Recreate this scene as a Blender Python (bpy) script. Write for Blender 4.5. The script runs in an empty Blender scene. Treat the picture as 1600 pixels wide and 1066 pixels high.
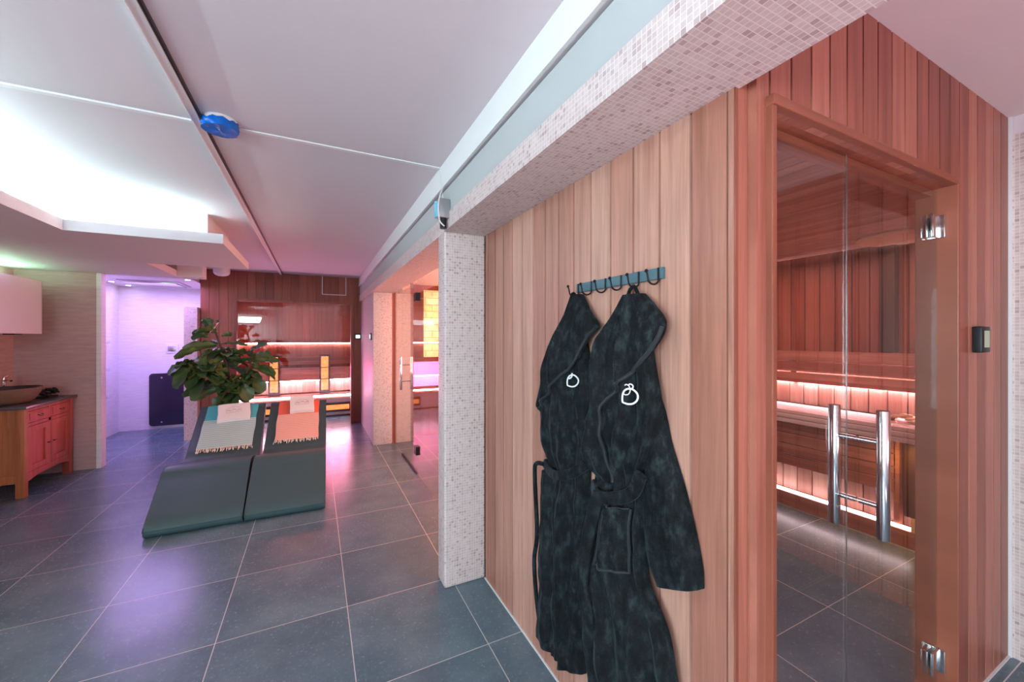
import bpy, bmesh, math, random
from math import pi, sin, cos, radians as R
from mathutils import Vector, Matrix, noise

random.seed(7)
S = bpy.context.scene
C = S.collection

# ------------------------------------------------------------------ camera
cam = bpy.data.cameras.new('camera')
cam.sensor_width = 36.0
cam.lens = 616.0 / 1600.0 * 36.0
cam.shift_y = -6.0 / 1600.0
cam.clip_start = 0.02
camo = bpy.data.objects.new('camera', cam)
camo.location = (0, 0, 1.505)
camo.rotation_euler = (R(90), 0, R(-26.5))
C.objects.link(camo)
S.camera = camo

# ------------------------------------------------------------------ world, exposure, room lights and added fills
w = bpy.data.worlds.new('daylight')
w.use_nodes = True
w.node_tree.nodes['Background'].inputs[0].default_value = (0.75, 0.88, 1, 1)
w.node_tree.nodes['Background'].inputs[1].default_value = 1.0
S.world = w
S.view_settings.view_transform = 'Standard'
S.view_settings.look = 'None'
S.view_settings.exposure = 0.75
S.view_settings.gamma = 1.0


def area(name, loc, rot, sx, sy, power, col, spread=180):
    l = bpy.data.lights.new(name, 'AREA')
    l.shape = 'RECTANGLE'
    l.size = sx
    l.size_y = sy
    l.energy = power
    l.color = col
    l.spread = R(spread)
    o = bpy.data.objects.new(name, l)
    o.location = loc
    o.rotation_euler = rot
    C.objects.link(o)
    return o


DOWN = (0, 0, 0)
UP = (pi, 0, 0)
FWD = (R(90), 0, 0)          # shines towards +Y
BACK = (R(-90), 0, 0)        # towards -Y
LEFT = (0, R(90), 0)         # towards -X
RIGHT = (0, R(-90), 0)       # towards +X
area('daylight_window', (-2.93, -1.45, 1.35), RIGHT, 1.6, 1.8, 105, (0.72, 0.93, 1.0))  # added cool fill, set in an unseen window
area('ceiling_panel_light', (-2.2, -2.2, 2.20), (R(40), 0, R(-25)), 0.9, 0.5, 45, (0.78, 0.94, 1.0))  # added cool fill behind the camera, no such panel known
area('pink_wall_washer', (1.9, -1.9, 1.0), (R(150), 0, 0), 1.2, 0.6, 15, (1.0, 0.66, 0.72))  # added pink fill out of view, tints ceiling and cedar
area('pink_floor_uplight', (0.35, -1.5, 0.12), UP, 1.4, 0.7, 30, (1.0, 0.62, 0.70), 140)  # added pink fill from below, tints ceiling and soffit
# infrared cabin, salt room, shower, sauna
area('infrared_cabin_red_light', (-0.5, 8.5, 2.28), DOWN, 1.6, 0.5, 9, (1.0, 0.16, 0.18))
area('infrared_heater_glow', (-0.1, 8.05, 0.75), BACK, 1.3, 0.5, 12, (1.0, 0.10, 0.32), 150)
area('salt_room_light', (2.7, 4.2, 1.5), LEFT, 1.2, 1.6, 62, (1.0, 0.36, 0.26))
area('salt_room_ceiling_light', (2.0, 4.4, 2.25), DOWN, 0.8, 1.0, 12, (1.0, 0.52, 0.34))
area('shower_purple_light', (-2.1, 7.3, 2.27), DOWN, 1.0, 1.4, 28, (0.56, 0.36, 1.0))
area('sauna_pink_light', (3.2, 1.7, 2.2), DOWN, 1.6, 1.4, 15, (1.0, 0.52, 0.50))

area('sauna_stove_lamp', (3.66, 1.05, 0.70), (0, R(-35), 0), 0.08, 0.4, 3.0, (1.0, 0.55, 0.14))  # added warm fill for the golden corner under the bench

# ------------------------------------------------------------------ node helpers


class NT:
    def __init__(self, name):
        self.m = bpy.data.materials.new(name)
        self.m.use_nodes = True
        self.t = self.m.node_tree
        self.t.nodes.clear()
        self.out = self.n('ShaderNodeOutputMaterial')

    def n(self, typ, **kw):
        nd = self.t.nodes.new(typ)
        for k, v in kw.items():
            setattr(nd, k, v)
        return nd

    def l(self, a, b):
        self.t.links.new(a, b)

    def setin(self, sock, v):
        if isinstance(v, bpy.types.NodeSocket):
            self.l(v, sock)
        else:
            sock.default_value = v

    def math(self, op, a, b=0.0, c=0.0):
        nd = self.n('ShaderNodeMath', operation=op)
        self.setin(nd.inputs[0], a)
        self.setin(nd.inputs[1], b)
        self.setin(nd.inputs[2], c)
        return nd.outputs[0]

    def vmath(self, op, a, b=(0, 0, 0)):
        nd = self.n('ShaderNodeVectorMath', operation=op)
        self.setin(nd.inputs[0], a)
        self.setin(nd.inputs[1], b)
        return nd.outputs[0]

    def mix(self, f, a, b, typ='MIX'):
        nd = self.n('ShaderNodeMix', data_type='RGBA', blend_type=typ)
        self.setin(nd.inputs[0], f)
        self.setin(nd.inputs[6], a)
        self.setin(nd.inputs[7], b)
        return nd.outputs[2]

    def pos(self):
        return self.n('ShaderNodeNewGeometry').outputs['Position']

    def nor(self):
        return self.n('ShaderNodeNewGeometry').outputs['True Normal']

    def obj(self):
        return self.n('ShaderNodeTexCoord').outputs['Object']

    def noise(self, vec, scale, detail=3.0, rough=0.5):
        nd = self.n('ShaderNodeTexNoise')
        self.setin(nd.inputs['Vector'], vec)
        nd.inputs['Scale'].default_value = scale
        nd.inputs['Detail'].default_value = detail
        nd.inputs['Roughness'].default_value = rough
        return nd.outputs[0]

    def ramp(self, f, stops):
        nd = self.n('ShaderNodeValToRGB')
        cr = nd.color_ramp
        while len(cr.elements) < len(stops):
            cr.elements.new(0.5)
        for e, (p, c) in zip(cr.elements, stops):
            e.position = p
            e.color = (*c, 1) if len(c) == 3 else c
        self.setin(nd.inputs[0], f)
        return nd.outputs[0]

    def bump(self, h, strength=0.3, dist=0.01):
        nd = self.n('ShaderNodeBump')
        nd.inputs['Strength'].default_value = strength
        nd.inputs['Distance'].default_value = dist
        self.setin(nd.inputs['Height'], h)
        return nd.outputs[0]

    def bsdf(self, col, rough=0.5, metal=0.0, normal=None, spec=0.5, sheen=0.0, sheen_tint=None,
             emis=None, estr=0.0, coat=0.0):
        b = self.n('ShaderNodeBsdfPrincipled')
        self.setin(b.inputs['Base Color'], col if isinstance(col, bpy.types.NodeSocket) else (*col[:3], 1))
        self.setin(b.inputs['Roughness'], rough)
        b.inputs['Metallic'].default_value = metal
        b.inputs['Specular IOR Level'].default_value = spec
        if normal is not None:
            self.l(normal, b.inputs['Normal'])
        if sheen:
            b.inputs['Sheen Weight'].default_value = sheen
            b.inputs['Sheen Roughness'].default_value = 0.35
            if sheen_tint:
                b.inputs['Sheen Tint'].default_value = (*sheen_tint, 1)
        if emis is not None:
            self.setin(b.inputs['Emission Color'], emis if isinstance(emis, bpy.types.NodeSocket) else (*emis, 1))
            self.setin(b.inputs['Emission Strength'], estr)
        if coat:
            b.inputs['Coat Weight'].default_value = coat
            b.inputs['Coat Roughness'].default_value = 0.15
        self.l(b.outputs[0], self.out.inputs[0])
        return self.m


def plain(name, col, rough=0.5, metal=0.0, nscale=0, nstr=0.15, vary=0.0, **kw):
    t = NT(name)
    normal = None
    c = col
    if nscale:
        nz = t.noise(t.obj(), nscale, 4)
        normal = t.bump(nz, nstr, 0.004)
        if vary:
            c = t.mix(nz, tuple(x * (1 - vary) for x in col) + (1,), tuple(min(1, x * (1 + vary)) for x in col) + (1,))
    return t.bsdf(c, rough, metal, normal, **kw)


def emit(name, col, strength):
    t = NT(name)
    e = t.n('ShaderNodeEmission')
    e.inputs[0].default_value = (*col, 1)
    e.inputs[1].default_value = strength
    t.l(e.outputs[0], t.out.inputs[0])
    return t.m


def cedar(name, across, along, width, off, tones, rough=0.42, seed=0.0):
    """cedar boards: every board has its own tone, with grain running along it"""
    t = NT(name)
    sep = t.n('ShaderNodeSeparateXYZ')
    t.l(t.pos(), sep.inputs[0])
    a = sep.outputs[across]
    al = sep.outputs[along]
    cell = t.math('FLOOR', t.math('DIVIDE', t.math('SUBTRACT', a, off), width))
    wn = t.n('ShaderNodeTexWhiteNoise', noise_dimensions='1D')
    t.setin(wn.inputs['W'], t.math('ADD', cell, seed + 0.37))
    comb = t.n('ShaderNodeCombineXYZ')
    t.setin(comb.inputs[0], t.math('MULTIPLY', a, 38.0))
    t.setin(comb.inputs[1], t.math('MULTIPLY', al, 1.6))
    t.setin(comb.inputs[2], t.math('MULTIPLY', cell, 3.7))
    warp = t.noise(comb.outputs[0], 0.55, 4, 0.6)
    comb2 = t.n('ShaderNodeCombineXYZ')
    t.setin(comb2.inputs[0], t.math('ADD', t.math('MULTIPLY', a, 120.0), t.math('MULTIPLY', warp, 6.0)))
    t.setin(comb2.inputs[1], t.math('MULTIPLY', al, 3.0))
    t.setin(comb2.inputs[2], cell)
    fine = t.noise(comb2.outputs[0], 1.0, 3, 0.6)
    base = t.ramp(wn.outputs[0], [(0.0, tones[0]), (0.3, tones[1]), (0.55, tones[2]), (0.8, tones[1]), (1.0, tones[3])])
    g1 = t.ramp(warp, [(0.25, (0.72, 0.66, 0.62)), (0.5, (1, 1, 1)), (0.75, (1.22, 1.2, 1.18))])
    g2 = t.ramp(fine, [(0.3, (0.84, 0.80, 0.78)), (0.65, (1.06, 1.06, 1.06))])
    c = t.mix(1.0, t.mix(1.0, base, g1, 'MULTIPLY'), g2, 'MULTIPLY')
    return t.bsdf(c, rough, 0, t.bump(fine, 0.12, 0.002), spec=0.4)


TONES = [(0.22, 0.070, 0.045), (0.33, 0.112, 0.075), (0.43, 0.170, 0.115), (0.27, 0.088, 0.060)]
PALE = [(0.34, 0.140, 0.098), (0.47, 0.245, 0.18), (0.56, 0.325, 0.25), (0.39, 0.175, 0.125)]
DARK = [(0.20, 0.048, 0.026), (0.27, 0.070, 0.038), (0.32, 0.095, 0.052), (0.23, 0.058, 0.032)]


def make_mosaic(name, size, grout, stops):
    t = NT(name)
    sep_n = t.n('ShaderNodeSeparateXYZ')
    t.l(t.nor(), sep_n.inputs[0])
    p = t.vmath('ADD', t.pos(), (50.0031, 50.0047, 50.0023))
    p = t.vmath('SUBTRACT', p, t.vmath('MULTIPLY', t.nor(), (0.004, 0.004, 0.004)))
    s = t.vmath('DIVIDE', p, (size, size, size))
    fl = t.vmath('FLOOR', s)
    fr = t.n('ShaderNodeSeparateXYZ')
    t.l(t.vmath('FRACTION', s), fr.inputs[0])
    wn = t.n('ShaderNodeTexWhiteNoise', noise_dimensions='3D')
    t.l(fl, wn.inputs['Vector'])
    base = t.ramp(wn.outputs[0], stops)
    ms = []
    for i in range(3):
        e = t.math('ABSOLUTE', t.math('SUBTRACT', fr.outputs[i], 0.5))
        inplane = t.math('SUBTRACT', 1.0, t.math('ABSOLUTE', sep_n.outputs[i]))
        inplane = t.math('GREATER_THAN', inplane, 0.35)
        ms.append(t.math('MULTIPLY', t.math('GREATER_THAN', e, 0.5 - 0.07), inplane))
    m = t.math('MAXIMUM', t.math('MAXIMUM', ms[0], ms[1]), ms[2])
    vein = t.noise(p, 60, 3)
    base = t.mix(0.35, base, t.ramp(vein, [(0.3, (0.55, 0.46, 0.42)), (0.7, (0.9, 0.86, 0.83))]), 'MULTIPLY')
    c = t.mix(m, base, (*grout, 1))
    return t.bsdf(c, 0.5, 0, t.bump(t.math('SUBTRACT', 1.0, m), 0.35, 0.0015), spec=0.35)


def make_floor(name):
    t = NT(name)
    sep = t.n('ShaderNodeSeparateXYZ')
    t.l(t.pos(), sep.inputs[0])
    x = t.math('DIVIDE', t.math('SUBTRACT', sep.outputs[0], -0.441 - 30), 0.6)
    y = t.math('DIVIDE', t.math('SUBTRACT', sep.outputs[1], 2.382 - 30), 0.6)
    ms = []
    for q in (x, y):
        e = t.math('ABSOLUTE', t.math('SUBTRACT', t.math('FRACT', t.math('ADD', q, 0.5)), 0.5))
        ms.append(t.math('LESS_THAN', e, 0.0036))
    m = t.math('MAXIMUM', ms[0], ms[1])
    comb = t.n('ShaderNodeCombineXYZ')
    t.setin(comb.inputs[0], t.math('FLOOR', x))
    t.setin(comb.inputs[1], t.math('FLOOR', y))
    wn = t.n('ShaderNodeTexWhiteNoise', noise_dimensions='3D')
    t.l(comb.outputs[0], wn.inputs['Vector'])
    shifted = t.vmath('ADD', t.pos(), t.vmath('MULTIPLY', wn.outputs['Color'], (9, 9, 9)))
    n1 = t.noise(shifted, 3.2, 6, 0.62)
    n2 = t.noise(shifted, 70, 3, 0.7)
    stone = t.ramp(n1, [(0.28, (0.078, 0.132, 0.165)), (0.5, (0.105, 0.170, 0.206)), (0.72, (0.144, 0.216, 0.252))])
    stone = t.mix(0.28, stone, t.ramp(n2, [(0.3, (0.70, 0.70, 0.70)), (0.7, (1.25, 1.25, 1.25))]), 'MULTIPLY')
    tone = t.ramp(wn.outputs[0], [(0, (0.90, 0.90, 0.90)), (1, (1.08, 1.08, 1.08))])
    stone = t.mix(1.0, stone, tone, 'MULTIPLY')
    scr = t.n('ShaderNodeTexNoise')
    t.setin(scr.inputs['Vector'], t.vmath('MULTIPLY', shifted, (3, 11, 1)))
    scr.inputs['Scale'].default_value = 2.2
    scr.inputs['Detail'].default_value = 5
    fleck = t.ramp(scr.outputs[0], [(0.72, (0, 0, 0)), (0.82, (1, 1, 1))])
    stone = t.mix(t.math('MULTIPLY', fleck, 0.07), stone, (0.35, 0.38, 0.40, 1))
    c = t.mix(m, stone, (0.56, 0.56, 0.54, 1))
    rough = t.math('ADD', 0.21, t.math('MULTIPLY', n2, 0.10))
    h = t.math('SUBTRACT', t.math('MULTIPLY', n2, 0.25), t.math('MULTIPLY', m, 1.0))
    return t.bsdf(c, rough, 0, t.bump(h, 0.10, 0.002), spec=0.5)


def make_glass(name, tint=(0.97, 0.985, 0.98), r0=0.04):
    t = NT(name)
    lw = t.n('ShaderNodeLayerWeight')
    lw.inputs[0].default_value = 0.5
    f = t.math('POWER', lw.outputs['Facing'], 5.0)
    f = t.math('ADD', t.math('MULTIPLY', f, 1 - r0), r0)
    tr = t.n('ShaderNodeBsdfTransparent')
    tr.inputs[0].default_value = (*tint, 1)
    gl = t.n('ShaderNodeBsdfGlossy')
    gl.inputs['Roughness'].default_value = 0.0
    mx = t.n('ShaderNodeMixShader')
    t.l(f, mx.inputs[0])
    t.l(tr.outputs[0], mx.inputs[1])
    t.l(gl.outputs[0], mx.inputs[2])
    t.l(mx.outputs[0], t.out.inputs[0])
    return t.m


def make_wall_stone(name, c1, c2, panel=(0.9, 0.6)):
    t = NT(name)
    v = t.vmath('MULTIPLY', t.pos(), (5, 5, 46))
    n1 = t.noise(v, 1.0, 5, 0.65)
    c = t.ramp(n1, [(0.3, c1), (0.7, c2)])
    return t.bsdf(c, 0.55, 0, t.bump(n1, 0.35, 0.006), spec=0.3)


def make_velvet(name):
    t = NT(name)
    n1 = t.noise(t.vmath('MULTIPLY', t.obj(), (1.4, 1.4, 0.75)), 24, 8, 0.66)
    n2 = t.noise(t.obj(), 160, 2, 0.6)
    c = t.ramp(n1, [(0.40, (0.0015, 0.0025, 0.0030)), (0.52, (0.0050, 0.0085, 0.0098)), (0.68, (0.021, 0.034, 0.038))])  # lighter patches paint velour highlights into the colour
    h = t.math('ADD', t.math('MULTIPLY', n1, 1.0), t.math('MULTIPLY', n2, 0.35))
    return t.bsdf(c, 0.75, 0, t.bump(h, 0.5, 0.012), spec=0.2, sheen=0.18, sheen_tint=(0.32, 0.45, 0.52))


def make_towel(name, c_main, c_pale, z_axis_lo, z_axis_hi):
    """flat-woven towel: a plain band and a lower part of fine cream stripes; uses the towel's own length (generated Y)"""
    t = NT(name)
    sep = t.n('ShaderNodeSeparateXYZ')
    t.l(t.n('ShaderNodeTexCoord').outputs['Generated'], sep.inputs[0])
    g = sep.outputs[1]
    st = t.math('FRACT', t.math('MULTIPLY', g, 26.0))
    st = t.math('MULTIPLY', t.math('GREATER_THAN', st, 0.66), 0.45)
    low = t.math('LESS_THAN', g, 0.56)
    c = t.mix(t.math('MULTIPLY', low, 1.0), (*c_main, 1), t.mix(st, (*c_pale, 1), (*c_main, 1)))
    weave = t.noise(t.obj(), 220, 2)
    return t.bsdf(c, 0.85, 0, t.bump(weave, 0.25, 0.002), spec=0.15)


def make_salt(name):
    t = NT(name)
    v = t.n('ShaderNodeTexBrick')
    sep = t.n('ShaderNodeSeparateXYZ')
    t.l(t.pos(), sep.inputs[0])
    comb = t.n('ShaderNodeCombineXYZ')
    t.l(sep.outputs[0], comb.inputs[0])
    t.l(sep.outputs[2], comb.inputs[1])
    t.l(comb.outputs[0], v.inputs[0])
    v.inputs['Scale'].default_value = 1.0
    v.inputs['Brick Width'].default_value = 0.2
    v.inputs['Row Height'].default_value = 0.1
    v.inputs['Mortar Size'].default_value = 0.004
    v.inputs['Color1'].default_value = (1.0, 0.42, 0.14, 1)
    v.inputs['Color2'].default_value = (1.0, 0.62, 0.30, 1)
    v.inputs['Mortar'].default_value = (0.6, 0.12, 0.03, 1)
    n1 = t.noise(t.pos(), 7, 4)
    st = t.math('MULTIPLY', n1, 3.0)
    return t.bsdf((0.7, 0.35, 0.2), 0.6, 0, t.bump(n1, 0.5, 0.02), emis=v.outputs[0], estr=st)


M = {}
M['plaster'] = plain('plaster', (0.68, 0.63, 0.65), 0.85, nscale=40, nstr=0.06)
M['plaster_grey'] = plain('plaster_grey', (0.42, 0.435, 0.44), 0.8, nscale=60, nstr=0.05)
M['white_paint'] = plain('white_paint', (0.74, 0.74, 0.74), 0.6)
M['mosaic'] = make_mosaic('mosaic', 0.0158, (0.74, 0.66, 0.64),
                          [(0, (0.46, 0.35, 0.34)), (0.08, (0.54, 0.43, 0.42)), (0.2, (0.62, 0.52, 0.505)),
                           (0.5, (0.66, 0.575, 0.555)), (1.0, (0.70, 0.62, 0.60))])
M['floor'] = make_floor('slate_tiles')
M['glass'] = make_glass('clear_glass')
M['dark_glass'] = plain('dark_glass', (0.02, 0.02, 0.04), 0.08, spec=0.6)
M['chrome'] = plain('chrome', (0.78, 0.77, 0.78), 0.14, 1.0)
M['steel'] = plain('steel', (0.50, 0.49, 0.50), 0.3, 1.0)
M['wood_y'] = cedar('cedar_side_wall', 1, 2, 0.1128, 0.885 - 0.1128 * 2, PALE, 0.36, 3.0)  # paler than the door wall: cool grazing light put into the cedar colour
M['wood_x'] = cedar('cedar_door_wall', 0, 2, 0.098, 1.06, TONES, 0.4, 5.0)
M['wood_back'] = cedar('cedar_cabin_boards', 0, 2, 0.12, 0.0, DARK, 0.4, 9.0)
M['wood_in_y'] = cedar('cedar_inner_boards', 1, 2, 0.12, 0.0, DARK, 0.4, 2.0)
M['wood_in_x'] = cedar('cedar_inner_back_boards', 0, 2, 0.12, 0.0, DARK, 0.4, 4.0)
M['wood_kick'] = cedar('pale_boards_long', 0, 2, 0.12, 0.0, PALE, 0.4, 4.0)  # LED glow on the kick boards partly put into their paler colour
M['bench_pale'] = plain('pale_bench_wood', (0.72, 0.52, 0.46), 0.35)  # LED light on seat and edge is put into this paler wood
M['wood_side_pale'] = cedar('pale_boards', 1, 2, 0.12, 0.0, PALE, 0.4, 4.0)  # board colour lightened to carry the LED glow
M['wood_ceil'] = cedar('cedar_ceiling_boards', 0, 1, 0.10, 0.0, PALE, 0.35, 1.0)
M['bench_y'] = cedar('cedar_bench_slats', 2, 1, 0.085, 0.0, TONES, 0.4, 6.0)
M['bench_x'] = cedar('cedar_bench_slats_long', 2, 0, 0.085, 0.0, TONES, 0.4, 8.0)
M['frame_wood'] = cedar('cedar_door_frame', 0, 2, 0.9, 0.0, [(0.27, 0.085, 0.050)] * 4, 0.38, 1.0)
M['frame_wood_h'] = cedar('cedar_door_head', 2, 0, 0.9, 0.0, [(0.27, 0.085, 0.050)] * 4, 0.38, 1.0)
M['stone_wall'] = make_wall_stone('ribbed_beige_stone', (0.42, 0.285, 0.275), (0.52, 0.37, 0.355))
M['shower_wall'] = make_wall_stone('ribbed_white_tile', (0.70, 0.70, 0.72), (0.82, 0.82, 0.84))
M['velvet'] = make_velvet('black_velour')
M['velvet_edge'] = plain('black_velour_edge', (0.009, 0.013, 0.016), 0.7, sheen=0.35, sheen_tint=(0.4, 0.5, 0.55))
M['black'] = plain('black_metal', (0.012, 0.014, 0.016), 0.4, 0.3)
M['rack_blue'] = plain('petrol_blue_paint', (0.055, 0.135, 0.165), 0.35)
M['thread'] = plain('white_thread', (0.78, 0.80, 0.82), 0.7)
M['lounger'] = plain('grey_green_leatherette', (0.045, 0.094, 0.098), 0.48, nscale=200, nstr=0.08)
M['vanity'] = cedar('teak_front', 1, 2, 0.16, 0.05, [(0.46, 0.105, 0.085)] * 4, 0.45, 2.0)  # magenta light on the front is mixed into this teak colour
M['vanity_side'] = cedar('teak_side', 0, 2, 0.16, 0.02, [(0.36, 0.135, 0.045)] * 4, 0.45, 2.0)
M['counter'] = plain('dark_stone_counter', (0.06, 0.06, 0.07), 0.25, nscale=30, nstr=0.05)
M['basin'] = plain('river_stone', (0.17, 0.115, 0.075), 0.6, nscale=14, nstr=0.8, vary=0.35)
M['basin_in'] = plain('polished_stone', (0.05, 0.05, 0.05), 0.25)
M['white_gloss'] = plain('white_lacquer', (0.76, 0.76, 0.78), 0.25)
M['blue_tape'] = plain('blue_tape', (0.0, 0.13, 0.55), 0.25, nscale=22, nstr=0.8, vary=0.4)
M['pale_tape'] = plain('pale_blue_tape', (0.20, 0.55, 0.75), 0.4, nscale=30, nstr=0.5)
M['leaf'] = None
M['terracotta'] = plain('grey_pot', (0.10, 0.10, 0.10), 0.6)
M['bark'] = plain('bark', (0.12, 0.07, 0.04), 0.8, nscale=30, nstr=0.5)
M['soil'] = plain('soil', (0.03, 0.02, 0.015), 0.95, nscale=40, nstr=0.8)
M['towel_white'] = plain('white_terry', (0.88, 0.88, 0.86), 0.9, nscale=180, nstr=0.5)
M['turquoise'] = make_towel('turquoise_weave', (0.10, 0.46, 0.54), (0.50, 0.64, 0.61), 0, 1)
M['coral'] = make_towel('coral_weave', (0.86, 0.16, 0.10), (0.80, 0.50, 0.42), 0, 1)
M['fringe'] = plain('cream_fringe', (0.80, 0.72, 0.62), 0.9)
M['print_pink'] = plain('faded_pink_print', (0.72, 0.48, 0.45), 0.9)
M['heater_metal'] = plain('dark_red_metal', (0.03, 0.01, 0.01), 0.45)
M['heater_glow'] = None
M['led_cove'] = emit('cove_led', (0.66, 0.97, 1.0), 120)
M['led_pink'] = emit('pinkish_white_led', (1.0, 0.72, 0.88), 60)
M['led_soft'] = emit('soft_pinkish_led', (1.0, 0.74, 0.80), 11)
M['led_violet'] = emit('violet_white_led', (1.0, 0.70, 0.90), 40)
M['led_green'] = emit('green_led', (0.45, 1.0, 0.62), 34)
M['led_spot'] = emit('violet_spot_lens', (0.9, 0.78, 1.0), 30)
M['screen'] = emit('lit_display', (0.85, 0.85, 1.0), 1.3)
M['screen_green'] = emit('controller_display', (0.56, 0.56, 0.44), 0.45)
M['salt'] = make_salt('backlit_salt_bricks')
M['gold'] = plain('brass_stove_front', (0.55, 0.33, 0.10), 0.35, 0.8, nscale=12, nstr=0.4)
M['stove_dark'] = plain('stove_iron', (0.05, 0.022, 0.014), 0.45, 0.4)
M['chip'] = plain('pale_wood_chip', (0.75, 0.45, 0.26), 0.8, nscale=30, nstr=0.4)
M['day_glass'] = make_glass('window_glass')

t = NT('fig_leaf')
nz = t.noise(t.obj(), 5.0, 3)
sepl = t.n('ShaderNodeSeparateXYZ')
oi = t.n('ShaderNodeTexCoord')
lc = t.ramp(nz, [(0.3, (0.035, 0.095, 0.034)), (0.55, (0.085, 0.165, 0.050)), (0.75, (0.22, 0.29, 0.09))])
t.bsdf(lc, 0.4, 0, t.bump(nz, 0.2, 0.01), spec=0.5)
M['leaf'] = t.m

t = NT('glowing_quartz_heater')
sepg = t.n('ShaderNodeSeparateXYZ')
t.l(t.n('ShaderNodeTexCoord').outputs['Generated'], sepg.inputs[0])
wv = t.noise(t.n('ShaderNodeTexCoord').outputs['Generated'], 6, 2)
ec = t.ramp(wv, [(0.3, (1.0, 0.15, 0.03)), (0.6, (1.0, 0.36, 0.10))])
t.bsdf((0.5, 0.1, 0.02), 0.5, 0, None, emis=ec, estr=0.85)
M['heater_glow'] = t.m


# ------------------------------------------------------------------ mesh helpers
def BM():
    return bmesh.new()


def add_box(bm, x0, x1, y0, y1, z0, z1, bev=0.0, seg=2, rot=None, piv=None):
    r = bmesh.ops.create_cube(bm, size=1.0)
    vs = r['verts']
    m = Matrix.Translation(((x0 + x1) / 2, (y0 + y1) / 2, (z0 + z1) / 2)) @ Matrix.Diagonal((x1 - x0, y1 - y0, z1 - z0, 1))
    bmesh.ops.transform(bm, matrix=m, verts=vs)
    if bev:
        es = list({e for v in vs for e in v.link_edges})
        g = bmesh.ops.bevel(bm, geom=es, offset=bev, segments=seg, affect='EDGES', profile=0.6)
        vs = list({v for f in g['faces'] for v in f.verts} | {v for v in vs if v.is_valid})
    if rot is not None:
        bmesh.ops.rotate(bm, verts=vs, cent=piv or (0, 0, 0), matrix=rot)
    return vs


def add_tube(bm, pts, r, n=10, caps=True, rs=None):
    pts = [Vector(p) for p in pts]
    rings = []
    up = None
    for i, p in enumerate(pts):
        d = (pts[min(i + 1, len(pts) - 1)] - pts[max(i - 1, 0)])
        if d.length < 1e-9:
            d = Vector((0, 0, 1))
        d.normalize()
        if up is None:
            up = Vector((0, 0, 1)) if abs(d.z) < 0.9 else Vector((1, 0, 0))
        a = d.cross(up)
        if a.length < 1e-4:
            a = d.cross(Vector((0.3, 1, 0.2)))
        a.normalize()
        b = a.cross(d).normalized()
        up = b
        rr = rs[i] if rs else r
        rings.append([bm.verts.new(p + a * cos(2 * pi * k / n) * rr + b * sin(2 * pi * k / n) * rr) for k in range(n)])
    for A, Bq in zip(rings, rings[1:]):
        for k in range(n):
            bm.faces.new((A[k], A[(k + 1) % n], Bq[(k + 1) % n], Bq[k]))
    if caps:
        bm.faces.new(rings[0][::-1])
        bm.faces.new(rings[-1])


def add_lathe(bm, prof, cx, cy, cz, n=32, sx=1.0, sy=1.0):
    rings = []
    for r, z in prof:
        if r < 1e-6:
            rings.append([bm.verts.new((cx, cy, cz + z))])
        else:
            rings.append([bm.verts.new((cx + cos(2 * pi * k / n) * r * sx, cy + sin(2 * pi * k / n) * r * sy, cz + z)) for k in range(n)])
    for A, Bq in zip(rings, rings[1:]):
        for k in range(n):
            k2 = (k + 1) % n
            if len(A) == 1 and len(Bq) == 1:
                continue
            if len(A) == 1:
                bm.faces.new((A[0], Bq[k2], Bq[k]))
            elif len(Bq) == 1:
                bm.faces.new((A[k], A[k2], Bq[0]))
            else:
                bm.faces.new((A[k], A[k2], Bq[k2], Bq[k]))


def add_prism(bm, poly, axis, lo, hi):
    """extrude a 2D polygon; axis: 'x' (poly in y,z), 'y' (poly in x,z), 'z' (poly in x,y)"""
    def P(a, b, c):
        return {'x': (c, a, b), 'y': (a, c, b), 'z': (a, b, c)}[axis]
    A = [bm.verts.new(P(a, b, lo)) for a, b in poly]
    Bq = [bm.verts.new(P(a, b, hi)) for a, b in poly]
    n = len(poly)
    for i in range(n):
        j = (i + 1) % n
        bm.faces.new((A[i], A[j], Bq[j], Bq[i]))
    bm.faces.new(A[::-1])
    bm.faces.new(Bq)


def obj(name, bm, mat, parent=None, smooth=False, loc=(0, 0, 0)):
    bmesh.ops.recalc_face_normals(bm, faces=bm.faces)
    me = bpy.data.meshes.new(name)
    bm.to_mesh(me)
    bm.free()
    me.materials.append(M[mat] if isinstance(mat, str) else mat)
    if smooth:
        for p in me.polygons:
            p.use_smooth = True
        try:
            me.set_sharp_from_angle(angle=R(40))
        except Exception:
            pass
    o = bpy.data.objects.new(name, me)
    C.objects.link(o)
    if parent:
        o.parent = parent
    return o


def box(name, x0, x1, y0, y1, z0, z1, mat, parent=None, bev=0.0):
    bm = BM()
    add_box(bm, x0, x1, y0, y1, z0, z1, bev)
    return obj(name, bm, mat, parent, smooth=bev > 0)


def struct(o):
    o['kind'] = 'structure'
    return o


def sbox(name, *a, **k):
    return struct(box(name, *a, **k))


def tag(o, label, cat, group=None, kind=None):
    o['label'] = label
    o['category'] = cat
    if group:
        o['group'] = group
    if kind:
        o['kind'] = kind
    return o


def thing(name, label, cat, loc=(0, 0, 0), rotz=0.0, group=None):
    o = bpy.data.objects.new(name, None)
    o.empty_display_size = 0.1
    C.objects.link(o)
    o.location = loc
    o.rotation_euler = (0, 0, rotz)
    return tag(o, label, cat, group)


def place(parent):
    """children built in world coordinates: cancel the parent's location"""
    for ch in parent.children:
        ch.location = Vector(ch.location) - Vector(parent.location)


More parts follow.
